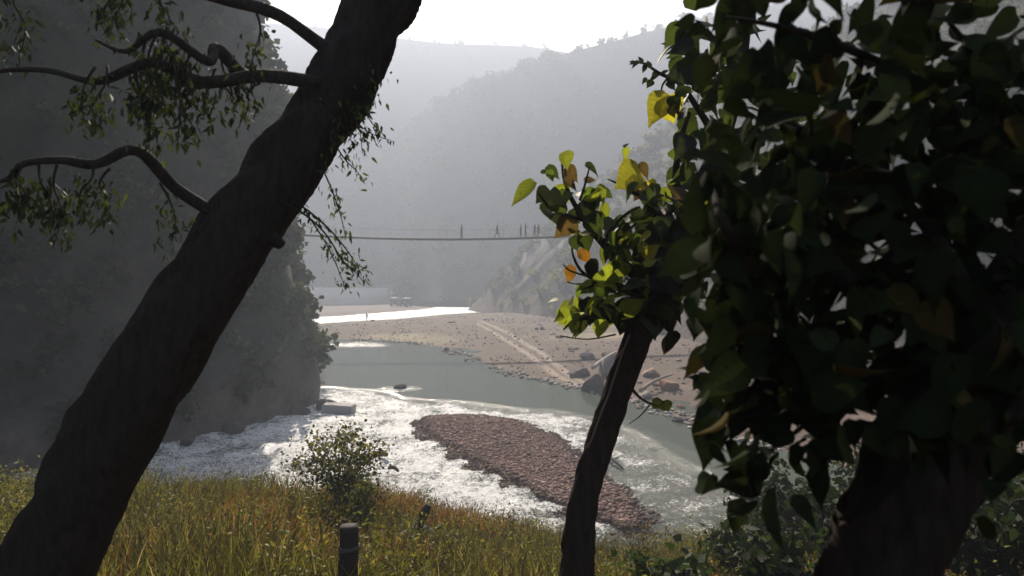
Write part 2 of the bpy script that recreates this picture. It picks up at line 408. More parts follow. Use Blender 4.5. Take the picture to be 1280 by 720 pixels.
def hit_hill(u, v, fn=hill_h, y0=40, y1=190):
    for Yq in np.arange(y0, y1, .25):
        p = P(u, v, Yq)
        if p[2] < float(fn(np.array(p[0]), np.array(p[1]))): return p
    return P(u, v, y1)
pathw = np.array([hit_hill(u, v) for u, v in ((712, 296), (694, 312), (672, 334), (655, 350), (640, 366), (634, 380))])
k = sstep(1.3, .3, pdist(hx_, hy_, pathw) + .5 * fbm(hx_, hy_, 3, 3, 69))[..., None] * .7; hc = hc * (1 - k) + np.array((.36, .31, .25)) * k
wk = hit_hill(666, 314)
k = sstep(6.5, 2.5, np.hypot(hx_ - wk[0] - 1.0, (hy_ - wk[1] - 3) * .55) + 1.5 * fbm(hx_, hy_, 4, 3, 70))[..., None] * .5; hc = hc * (1 - k) + np.array((.30, .26, .21)) * k
surf('hillside', hx_, hy_, hz_, M_hill, hc)

def ridge(name, ctrl, D, foot, mt, c0, c1, seed, rough, back=120):
    """a ridge whose skyline runs through ctrl (seen angle -> height) at distance D; foot = distance of its foot"""
    us = np.linspace(ctrl[0][0], ctrl[-1][0], 300)
    vs = np.interp(us, [c[0] for c in ctrl], [c[1] for c in ctrl])
    t = np.linspace(0, 1.35, 150)
    U, T = np.meshgrid(us, t); Vv = np.broadcast_to(vs, U.shape)
    top = CAMZ + (CV - Vv) / F * D
    ft = np.interp(U, [478, 530], [foot + 62, foot]) if name == 'hill' else foot + 0 * U
    Yd = ft + (D - ft) * T
    Xd = px(U) * (foot * .35 + D * .65) * (1 - .0) * (.6 + .4 * Yd / D)
    Xd = px(U) * D * (.72 + .28 * T)
    prof = np.where(T <= 1, T ** 1.15, 1 - (T - 1) * 1.2)
    Z = top * prof + rough * fbm(Xd, Yd, 60, 5, seed) * np.clip(T * 3, 0, 1) * np.clip(abs(1 - T) * 4, .12, 1) - 1.2 * (T < .02)
    cc = np.zeros(U.shape + (3,)); cc[:] = c0
    kk = sstep(-.1, .4, fbm(Xd, Yd, 45, 4, seed + 5))[..., None]; cc = cc * (1 - kk) + np.array(c1) * kk
    surf(name, Xd, Yd, Z, mt, cc)
    return Xd, Yd, Z
mh = ridge('hill', [(120, 345), (330, 332), (420, 270), (480, 195), (520, 152), (555, 122), (600, 102), (650, 82), (680, 70), (705, 67), (740, 58), (780, 48), (841, 32), (930, 12), (1060, -14), (1280, -30), (1500, -20)],
           330, 188, M_hill, (.035, .042, .026), (.055, .055, .035), 71, 9)
fr = ridge('far_hill', [(-200, 30), (200, 20), (380, 30), (470, 44), (540, 52), (600, 55), (660, 57), (720, 66), (900, 90), (1300, 120)], 480, 330, M_hill, (.04, .048, .03), (.055, .055, .04), 83, 10)

# left: a steep wooded slope close to the river, added to shade that side
PLAN = np.array([(-130, 160), (-80, 130), (-52, 104), (-38, 86), (-27, 70), (-18.5, 55), (-14, 46), (-12.6, 40), (-15.2, 34.5), (-19, 29), (-24, 22), (-28, 12), (-30, 0), (-33, -40)])
def resample(Pp, n):
    d = np.r_[0, np.cumsum(np.hypot(*np.diff(Pp, axis=0).T))]; t = np.linspace(0, d[-1], n)
    return np.stack([np.interp(t, d, Pp[:, 0]), np.interp(t, d, Pp[:, 1])], -1)
pl = resample(PLAN, 420)
for _ in range(12): pl[1:-1] = (pl[:-2] + 2 * pl[1:-1] + pl[2:]) / 4
tg = np.gradient(pl, axis=0); tg /= np.linalg.norm(tg, axis=1)[:, None]; nrm = np.stack([tg[:, 1], -tg[:, 0]], -1)   # into the hill
q = np.linspace(0, 1, 160)
SI, Q = np.meshgrid(np.arange(420), q)
hgt = 46 + 5 * fbm(SI * 1.0, SI * 0.0, 60, 3, 91)
Zc = -1.5 + Q * (hgt + 1.5)
lean = Zc * .13 + 40 * np.clip(Q - .93, 0, 1) ** 1.0 * 6
bulge = 2.4 * fbm(SI * .5, Zc, 9, 6, 93) * np.clip(Q * 8, 0, 1)
inx, iny = -np.abs(nrm[SI, 0]) * 0 + nrm[SI, 0], nrm[SI, 1]
sgn = np.where(True, -1.0, 1.0)
cx_ = pl[SI, 0] + sgn * inx * (lean + bulge); cy_ = pl[SI, 1] + sgn * iny * (lean + bulge)
# make sure 'into the hill' points left/back
if np.mean(cx_[-40] - cx_[0]) > 0:
    cx_ = pl[SI, 0] - sgn * inx * (lean + bulge); cy_ = pl[SI, 1] - sgn * iny * (lean + bulge)
cc = np.zeros(SI.shape + (3,)); cc[:] = (.05, .047, .038)
kk = sstep(-.1, .3, fbm(SI * .55, Zc, 14, 4, 95))[..., None]; cc = cc * (1 - kk) + np.array((.03, .036, .02)) * kk
kk = sstep(4, 0, Zc)[..., None]; cc = cc * (1 - kk) + np.array((.12, .105, .09)) * kk
surf('added_shade_slope', cx_, cy_, Zc, M_cliff, cc)
CLIFF = (cx_, cy_, Zc)

# ------------------------------------------------------------------ haze
hb = MB(); hb.box((-900, -130, -3), (900, 760, 200))
mz, n, b = mat('haze'); n.nodes.remove(b)
pv = nd(n, 'ShaderNodeVolumePrincipled'); pv.inputs['Color'].default_value = (.73, .82, 1.0, 1); pv.inputs['Density'].default_value = HAZE; pv.inputs['Anisotropy'].default_value = .21
n.links.new(pv.outputs[0], n.nodes['Material Output'].inputs['Volume'])
props(hb.build('haze', mz, smooth=False), kind='stuff')

# ------------------------------------------------------------------ foliage
PROFILE = ([0, .06, .18, .32, .48, .64, .8, .9, 1], [0, .24, .41, .45, .40, .29, .14, .05, 0])
def leaf_template(ts, fold=.22, droop=.25, heart=.06):
    V = []
    for t in ts:
        wd = float(np.interp(t, *PROFILE)) * .8; z = -droop * t * t
        back = heart * (1 if 0 < t < .2 else 0)
        V += [(t - back, -wd, z + fold * wd), (t, 0, z), (t - back, wd, z + fold * wd)]
    Fc = []
    for i in range(len(ts) - 1):
        a = i * 3; Fc += [(a, a + 1, a + 4, a + 3), (a + 1, a + 2, a + 5, a + 4)]
    return np.array(V), np.array(Fc)
TS = [0, .07, .2, .36, .55, .72, .87, 1]
T_BROAD = leaf_template(TS); T_FINE = leaf_template([0, .3, .65, 1], .15, .12, 0); T_LONG = leaf_template(TS, .25, .4)
def unit(a): return a / (np.linalg.norm(a, axis=-1, keepdims=True) + 1e-9)
def leaves(pos, d, nrmv, size, width, colr, T):
    """returns verts, faces, colours of N leaves: base pos, axis d, face normal nrmv"""
    pos, d, nrmv = np.asarray(pos, float), unit(np.asarray(d, float)), np.asarray(nrmv, float)
    s = unit(np.cross(nrmv, d)); nn = np.cross(d, s)
    tv, tf = T; N = len(pos); size = np.broadcast_to(size, (N,)); width = np.broadcast_to(width, (N,))
    bend = RNG.normal(size=(N, 1, 1)) * .14 * tv[None, :, 0:1] ** 2; zf = RNG.uniform(.1, 2.3, (N, 1, 1))
    Vv = (pos[:, None] + size[:, None, None] * (tv[None, :, 0:1] * d[:, None] + (width[:, None, None] * tv[None, :, 1:2] + bend) * s[:, None] + zf * tv[None, :, 2:3] * nn[:, None]))
    Fc = tf[None] + (np.arange(N) * len(tv))[:, None, None]
    return Vv.reshape(-1, 3), Fc.reshape(-1, 4), np.c_[(np.asarray(colr, float)[:, None] * np.where(np.arange(len(tv)) % 3 == 1, 1.15, .97)[None, :, None]).reshape(-1, 3), np.tile(tv[:, 0], N), np.tile(np.abs(tv[:, 1]), N)]
def leafmesh(name, chunks, mt, parent=None, base=None, veins=False):
    Vs, Fs, Cs, o = [], [], [], 0
    for v, f, c in chunks: Vs.append(v); Fs.append(f + o); Cs.append(c); o += len(v)
    Cc = np.concatenate([c if c.shape[1] == 5 else np.c_[c, np.zeros((len(c), 2))] for c in Cs])
    return mesh(name, np.concatenate(Vs), np.concatenate(Fs), mt, parent, Cc[:, :3], True, base=base, attrs={'along': Cc[:, 3], 'across': Cc[:, 4]} if veins else None)
def rand_dirs(n, zbias=0.0):
    d = RNG.normal(size=(n, 3)); d[:, 2] += zbias; return unit(d)
def pick(n, pal, wts):
    pal = np.array(pal); i = RNG.choice(len(pal), n, p=np.array(wts) / sum(wts)); return pal[i] * RNG.uniform(.75, 1.25, (n, 1))

def crowns(centres, radii, per, leaf, pal, wts, squash=.8):
    """tree or bush crowns: leaf clumps spread through uneven lobes"""
    ch = []
    for c, r in zip(centres, radii):
        nl = RNG.integers(4, 7); lobes = c + rand_dirs(nl, .1) * r * RNG.uniform(.25, .6, (nl, 1)) * np.array([1, 1, squash])
        lr = r * RNG.uniform(.35, .6, nl); k = RNG.integers(0, nl, per)
        p = lobes[k] + rand_dirs(per) * lr[k][:, None] * RNG.uniform(.45, 1.05, (per, 1)) * np.array([1, 1, squash])
        ch.append(leaves(p, rand_dirs(per, -.2), rand_dirs(per, .6), leaf * r * RNG.uniform(.6, 1.4, per), 1.5, pick(per, pal, wts) * RNG.uniform(.55, 1.5), T_FINE))
    return ch
PAL_HILL = [(.035, .05, .02), (.05, .062, .025), (.075, .07, .03), (.03, .04, .02)]
# forest on the main hill (reads as one mass)
def on_surf(S3, n, tmin, tmax):
    Xs, Ys, Zs = S3; r = (RNG.uniform(tmin, tmax, n) * (Xs.shape[0] - 1)).astype(int); c = RNG.integers(0, Xs.shape[1], n)
    return np.stack([Xs[r, c], Ys[r, c], Zs[r, c]], -1)
cen = np.concatenate([on_surf(mh, 1000, .02, .76), on_surf(mh, 260, .70, .76)])
rad = RNG.uniform(2.2, 4.6, len(cen)); cen[:, 2] += rad * .5
props(leafmesh('hill_forest', crowns(cen, rad, 46, .34, PAL_HILL, [4, 3, 1, 3]), M_forest), kind='stuff')
cen = on_surf(fr, 320, .66, .76); rad = RNG.uniform(2.5, 5, len(cen)); cen[:, 2] += rad * .3
props(leafmesh('far_forest', crowns(cen, rad, 24, .42, PAL_HILL, [4, 3, 1, 3]), M_forest), kind='stuff')
cen = on_surf(CLIFF, 2600, .05, .97); rad = RNG.uniform(.5, 2.0, len(cen)); cen[:, 2] += rad * .3
props(leafmesh('added_slope_thicket', crowns(cen, rad, 70, .28, [(.03, .04, .018), (.05, .058, .026), (.06, .05, .03)], [4, 3, 1]), M_forest), kind='stuff')
# scrub on the right hillside
m_ = (hs_ > 2) & (end > .35)
idx = np.flatnonzero(m_.ravel()); idx = RNG.choice(idx, 2600)
cen = np.stack([hx_.ravel()[idx], hy_.ravel()[idx], hz_.ravel()[idx]], -1)
walker = hit_hill(666, 317); dw = walker[:2] / walker[1]
keep = (pdist(cen[:, 0], cen[:, 1], pathw) > 2.0) & ~((abs(cen[:, 0] - dw[0] * cen[:, 1]) < 3.6) & (cen[:, 1] < walker[1] + 1) & (cen[:, 1] > walker[1] - 25)); cen = cen[keep]
rad = RNG.uniform(.6, 2.1, len(cen)) * np.where(end.ravel()[idx][keep] < .95, 1.35, 1); cen[:, 2] += rad * .5
props(leafmesh('hillside_scrub', crowns(cen, rad, 60, .3, [(.04, .046, .02), (.08, .078, .032), (.15, .125, .055)], [4, 3, 2]), M_forest), kind='stuff')

def bush(name, c, r, per, pal, wts, label, group, leaf=.2, squash=.85, mt=M_forest, cat='bush'):
    root = thing(name, c, label, cat, group)
    st = MB()
    for k in range(5):
        a = random.random() * 6.28; rr = r * random.uniform(.3, .6)
        st.tube([c + (0, 0, -.1 * r), c + (rr * .4 * math.cos(a), rr * .4 * math.sin(a), r * .4), c + (rr * math.cos(a), rr * math.sin(a), r * .9)], [.05 * r, .035 * r, .015 * r], 5, 2)
    st.build('stem', M_dark_wood, root)
    cc = np.array([c + (0, 0, .75 * r)] + [c + (r * .55 * math.cos(a), r * .55 * math.sin(a), r * random.uniform(.45, 1.0)) for a in np.linspace(0, 6.28, 5)[:-1] + random.random()])
    rr = np.array([.75] + [.5] * 4) * r
    leafmesh('foliage', crowns(cc, rr, per // 5, leaf, pal, wts, squash), mt, root)
    return root
# the paler bushes at the foot of the hillside
YEL = [(.30, .26, .09), (.2, .19, .07), (.12, .13, .05), (.34, .27, .12)]
bl = [(700, 358, 3.2, 'broad yellow-green bush at the hillside foot'), (676, 372, 2.6, 'dull yellow bush low at the hillside foot'), (655, 380, 1.7, 'small pale bush where the gravel bank meets the hill'),
      (720, 384, 2.3, 'yellowish bush directly left of the leafy tree crown'), (712, 330, 3.0, 'tall pale bush up the hillside under the bridge'), (690, 392, 1.3, 'low straw-coloured bush at the edge of the gravel bank'),
      (640, 368, 1.8, 'grey-green bush near the far river end'), (738, 398, 1.6, 'olive bush behind the lower leaves of the tree'), (666, 345, 2.0, 'hazy grey-green bush on the slope below the footpath'),
      (625, 383, 1.2, 'little bush beside the far water'), (800, 425, 1.7, 'dusty bush between tree trunk and boulders'), (828, 418, 2.0, 'green bush right of the leaning trunk on the bank')]
for u, v, r, lab in bl:
    c = hit_hill(u, v + 2); bush('bush', c, r, 420, YEL if v > 340 else [(.14, .15, .08), (.2, .18, .09)], [2, 3, 2, 1] if v > 340 else [1, 1], lab, 'bushes at the foot of the right hillside')
# single trees breaking the skyline
for u, v, hh, lab in ((683, 71, 5.0, 'slim tree standing alone on the skyline left of the hilltop'), (735, 60, 3.5, 'low round tree on the skyline at mid slope'), (783, 49, 4.6, 'thin tree on the right-hand skyline'), (806, 43, 5.2, 'feathery tree highest on the right skyline'), (600, 104, 3.2, 'small rounded tree low on the hazy skyline')):
    c = P(u, v + 3, 330); root = thing('skyline_tree', c, lab, 'tree', 'single trees on the skyline')
    t = MB(); t.tube([c + (0, 0, -2), c + (.2, 0, hh * .5), c + (-.1, 0, hh * 1.1)], [.3, .2, .08], 6, 3); t.build('trunk', M_dark_wood, root)
    leafmesh('crown', crowns(np.array([c + (0, 0, hh * .75), c + (.5, 0, hh * 1.1), c + (-.6, 0, hh * .55)]), np.array([1.5, 1.0, 1.3]) * hh / 4, 60, .3, PAL_HILL, [1, 1, 1, 1]), M_forest, root)

# ------------------------------------------------------------------ stones
def rock_mesh(r, seed, flat=.7, cuts=9, sub=3):
    bm = bmesh.new(); bmesh.ops.create_icosphere(bm, subdivisions=sub, radius=1.0)
    rr = np.random.default_rng(seed); nn = unit(rr.normal(size=(cuts, 3))); dd = rr.uniform(.55, .85, cuts)
    V = np.array([v.co for v in bm.verts])
    for a, d in zip(nn, dd):
        e = V @ a - d; V = V - np.clip(e, 0, None)[:, None] * a * .92
    V *= (1 + .16 * fbm(V[:, 0] * 2 + seed, V[:, 1] * 2 + V[:, 2] * 2.7, 1, 5, seed % 97))[:, None]
    V *= np.array([1, rr.uniform(.7, 1), flat]) * r
    a = rr.uniform(0, 6.28); V = V @ np.array([[math.cos(a), math.sin(a), 0], [-math.sin(a), math.cos(a), 0], [0, 0, 1]])
    Fc = [[v.index for v in f.verts] for f in bm.faces]; bm.free(); return V, Fc
def rock(name, c, r, label, colr, seed, flat=.7, group=None, cat='rock', mt=None, sub=3):
    V, Fc = rock_mesh(r, seed, flat, cuts=16, sub=4 if r > 1 else sub)
    o = mesh(name, V + c, Fc, mt or M_stone, col=np.broadcast_to(np.array(colr, float), V.shape), smooth=False, base=c)
    return props(o, label, cat, group)
def GH(u, v):
    """point where the sight line meets the bank, with its real height"""
    h = 0.0
    for _ in range(12):
        p = G(u, v, h); h = .5 * h + .5 * max(0.0, float(ground_h(np.array([p[0]]), np.array([p[1]]))[0]))
    return G(u, v, h)
DK, BR, PL = (.10, .08, .075), (.21, .14, .11), (.42, .38, .34)
for i, (u, v, r, lab, cl, fl) in enumerate([
    (742, 488, 1.45, 'big dark boulder on the right bank, left of the tree trunk', (.075, .062, .062), .75), (722, 470, 1.2, 'dark broken boulder at the upper left of the big dark one', DK, .6),
    (762, 470, 1.5, 'dark boulder touching the tree trunk in view', DK, .8), (735, 448, 1.2, 'purplish flat boulder above the big dark one', (.13, .1, .1), .5), (768, 448, 1.3, 'brown boulder farther up behind the trunk', (.07, .052, .044), .6),
    (815, 470, 1.1, 'reddish boulder right of the trunk below the bushes', (.24, .14, .10), .6), (836, 486, .9, 'red-brown block at the right of the rubble', (.26, .13, .09), .7),
    (806, 496, .8, 'flat grey-brown rock in the rubble right of the trunk', (.2, .17, .15), .45), (830, 512, .7, 'pale slab by the water right of the trunk', PL, .35),
    (671, 412, .42, 'left of two small dark stones far out on the gravel bank', (.05, .045, .045), .9), (678, 412, .42, 'right of two small dark stones far out on the gravel bank', (.05, .045, .045), .9),
    (557, 438, .5, 'lone dark stone at the edge of the green pool', (.05, .045, .04), .7), (700, 422, .7, 'brown hump of rock on the upper gravel bank', BR, .5), (690, 418, .45, 'tan stone beside the brown hump on the gravel bank', PL, .5),
    (716, 436, .8, 'flat tan rock on the gravel bank above the boulders', (.3, .24, .19), .4), (610, 400, 1.2, 'low dark hump of shingle at the far river bend', (.12, .1, .09), .25), (565, 403, 1.0, 'dark patch of stones on the far gravel bank', (.13, .1, .09), .2)]):
    c = GH(u, v); rock('boulder', c + (0, 0, r * fl * .25), r, lab, cl, 100 + i, fl, 'boulders on the far bank')
c = G(500, 486); rock('river_rock', c + (0, .1, .12), .55, 'dark wet rock with white water breaking round it in the pool', (.03, .03, .03), 150, .5, None, 'rock')
c = G(424, 516); 
sb = MB(); sb.box((-1.0, -.35, -.6), (.93, .4, .45), .96, (1, 1, 1)); sb.box((-.96, -.33, .452), (.9, .38, .52), .95)
o = sb.build('concrete_block', M_concrete, smooth=False); o.location = c; o.rotation_euler = (R(3), R(2), R(-6)); props(o, 'pale squared block standing in the white water at the left edge', 'concrete block')
for i in range(42):
    u, v = random.uniform(790, 1010), random.uniform(440, 530)
    if v < 440 + (u - 790) * .12: v += 30
    c = GH(u, v); r = random.uniform(.16, .5)
    rock('rubble_stone', c + (0, 0, r * .2), r, 'broken stone in the reddish rubble on the right bank', random.choice([(.24, .14, .1), (.3, .22, .17), (.16, .12, .11), PL]), 300 + i, random.uniform(.35, .7), 'rubble stones on the right bank', 'rock', sub=2)
for i in range(26):
    u, v = random.uniform(636, 740), random.uniform(402, 440)
    c = GH(u, v); r = random.uniform(.14, .34)
    rock('bank_stone', c + (0, 0, r * .2), r, 'small scattered stone on the upper gravel bank', random.choice([(.3, .24, .2), (.14, .11, .1), PL]), 400 + i, .6, 'stones scattered on the gravel bank', 'rock', sub=2)
for i in range(16):                                     # shade-side boulders under the added wooded slope
    j = random.randint(225, 330); c = np.array([pl[j, 0] + random.uniform(-.5, 1.6), pl[j, 1] - random.uniform(0, 1.6), .1]); r = random.uniform(.4, 1.1)
    rock('shore_boulder', c, r, 'dark boulder at the waterline under the steep added slope', (.09, .08, .07), 500 + i, .65, 'boulders under the left slope', 'rock')

# driftwood
def drift(name, pts, rad, label, mt, twigs=()):
    m2 = MB(); m2.tube(pts, rad, 8, 4, .2)
    for a, b in twigs: m2.tube([a, (a + b) / 2 + .02, b], [rad[0] * .4, rad[0] * .3, rad[0] * .1], 5, 2)
    b0 = np.mean(pts, axis=0); return props(m2.build(name, mt, base=b0), label, 'driftwood')
a, b = GH(738, 470) + (0, -1.6, .9), GH(768, 452) + (0, -1, 1.0)
drift('driftwood_log', [a, (a + b) / 2 + (0, 0, .1), b], [.16, .15, .11], 'pale bare log leaning across the dark boulders', M_plain_log if False else m_plain('bleached_wood', (.34, .29, .25), .9))
a, b = GH(800, 495) + (0, 0, .4), GH(840, 478) + (0, 0, .6)
drift('driftwood_log', [a, (a + b) / 2 + (0, 0, .15), b], [.12, .12, .07], 'weathered log lying in the rubble right of the trunk', m_plain('weathered_wood', (.26, .19, .15), .9))
a, b = G(756, 574) + (0, 0, .2), G(779, 589) + (0, 0, .1)
drift('snag', [a, (a + b) / 2 + (0, 0, .07), b], [.09, .08, .04], 'short dark snag caught in the rapids beside the trunk', M_dark_wood, [((a + b) / 2, (a + b) / 2 + np.array([.2, 0, .25]))])
a, b = G(486, 588) + (0, 0, .1), G(498, 591) + (0, 0, .06)
drift('snag', [a, (a + b) / 2 + (0, 0, .1), b], [.07, .09, .05], 'little dark snag in the bright water near the grass', M_dark_wood)
a, b = G(466, 573) + (0, 0, .25), G(484, 574) + (0, 0, .2)
drift('plank', [a, (a + b) / 2, b], [.1, .11, .1], 'short brown timber at the water edge behind the left shrub', m_plain('brown_wood', (.16, .08, .05), .9))

# pebbles: the island and the waterlines
def pebbles(name, pts, rs, cols):
    bm = bmesh.new(); bmesh.ops.create_icosphere(bm, subdivisions=1, radius=1); tv = np.array([v.co for v in bm.verts]); tf = np.array([[v.index for v in f.verts] for f in bm.faces]); bm.free()
    N = len(pts); sc = np.stack([RNG.uniform(.7, 1.3, N), RNG.uniform(.7, 1.3, N), RNG.uniform(.4, .8, N)], -1)
    V = pts[:, None] + rs[:, None, None] * (tv * RNG.uniform(.85, 1.15, (N, len(tv), 1))) * sc[:, None]
    Fc = (tf[None] + (np.arange(N) * len(tv))[:, None, None]).reshape(-1, 3)
    return props(mesh(name, V.reshape(-1, 3), Fc, M_pebble, col=np.repeat(cols, len(tv), axis=0), smooth=False), kind='stuff')
lo, hi = ISLAND.min(0), ISLAND.max(0)
p = RNG.uniform(lo - .6, hi + .6, (76000, 2)); d = sdist(p[:, 0], p[:, 1], ISLAND); p = p[d > -.45]; dW = d[d > -.45]; z = ground_h(p[:, 0], p[:, 1])
rs = RNG.uniform(.015, .036, len(p)) * RNG.choice([1] * 26 + [1.6] * 6 + [2.3] * 3 + [3.4], len(p))
pebbles('island_pebbles', np.c_[p, z + rs * .25], rs, pick(len(p), [(.27, .165, .135), (.19, .115, .095), (.10, .065, .055), (.46, .33, .28)], [5, 4, 3, 1.3]) * (.45 + .55 * sstep(0, .7, dW + .3 * fbm(p[:, 0], p[:, 1], .8, 3, 37)))[:, None])
pts, cl = [], []
edge = np.array([G(u, v)[:2] for u, v in ((438, 424.5), (470, 425), (520, 429), (560, 437), (600, 452.5), (640, 467.5), (700, 480.5), (760, 493), (800, 505), (841, 519), (900, 540), (1000, 572))])
ep = resample(edge, 700) + RNG.normal(size=(700, 2)) * .45
dens = fbm(ep[:, 0], ep[:, 1], 3, 3, 77); ep = ep[(dens > -.25)]
z = np.maximum(ground_h(ep[:, 0], ep[:, 1]), 0); rs = RNG.uniform(.05, .2, len(ep))
pebbles('waterline_stones', np.c_[ep, z + rs * .3], rs, pick(len(ep), [(.5, .46, .42), (.36, .3, .26), (.14, .11, .1)], [4, 3, 2]))
p = RNG.uniform((-40, 44), (40, 170), (14000, 2)); d = sdist(p[:, 0], p[:, 1], SANDBAR); p = p[(d > .3) & (hill_s(p[:, 0], p[:, 1]) < 2) & (fbm(p[:, 0], p[:, 1], 9, 4, 251) > RNG.uniform(-.25, .55, len(p)))]; z = ground_h(p[:, 0], p[:, 1]); rs = RNG.uniform(.05, .16, len(p))
pebbles('gravel', np.c_[p, z + rs * .2], rs, pick(len(p), [(.2, .14, .11), (.09, .065, .055), (.3, .24, .2)], [4, 4, 1.2]))

# ------------------------------------------------------------------ suspension bridge
BY = 80.0
def deck_z(x): return CAMZ + (CV - 298) / F * BY + .0016 * (x + 8) ** 2
xl, xr = -42.0, 31.0
br = thing('suspension_bridge', (-8, BY, deck_z(-8)), 'thin sagging footbridge strung across the valley with people on it', 'bridge')
xs = np.linspace(xl, xr, 82)
m2 = MB()
for sy in (-.6, .6):
    pass
Vd, Fd = [], []
for x in xs:
    z = deck_z(x); Vd += [(x, BY - .42, z - .24), (x, BY + .42, z - .24), (x, BY + .42, z), (x, BY - .42, z)]
for i in range(len(xs) - 1):
    a = i * 4
    for k in range(4): Fd.append((a + k, a + (k + 1) % 4, a + 4 + (k + 1) % 4, a + 4 + k))
m2.add(Vd, Fd); m2.build('deck', M_deck, br, smooth=False)
for sy in (-.45, .45):
    m2 = MB(); m2.tube([(x, BY + sy, deck_z(x) + 1.05) for x in np.linspace(xl, xr, 24)], .007, 6, 3); m2.build('handrail_cable', M_steel, br)
    m2 = MB(); m2.tube([(x, BY + sy, deck_z(x) - .06) for x in np.linspace(xl, xr, 24)], .07, 6, 3); m2.build('main_cable', M_steel, br)
    for x in np.linspace(xl + 2, xr - 2, 40):
        m2 = MB(); m2.tube([(x, BY + sy, deck_z(x)), (x, BY + sy, deck_z(x) + 1.05)], .005, 4, 1); m2.build('hanger', M_steel, br)
for x in (xl, xr):
    m2 = MB(); z = deck_z(x)
    for sy in (-.95, .95): m2.box((x - .25, BY + sy - .25, z - 5), (x + .25, BY + sy + .25, z + 2.2), .9)
    m2.box((x - .22, BY - 1.3, z + 2.203), (x + .22, BY + 1.3, z + 2.6)); m2.build('pylon', M_concrete, br, smooth=False)

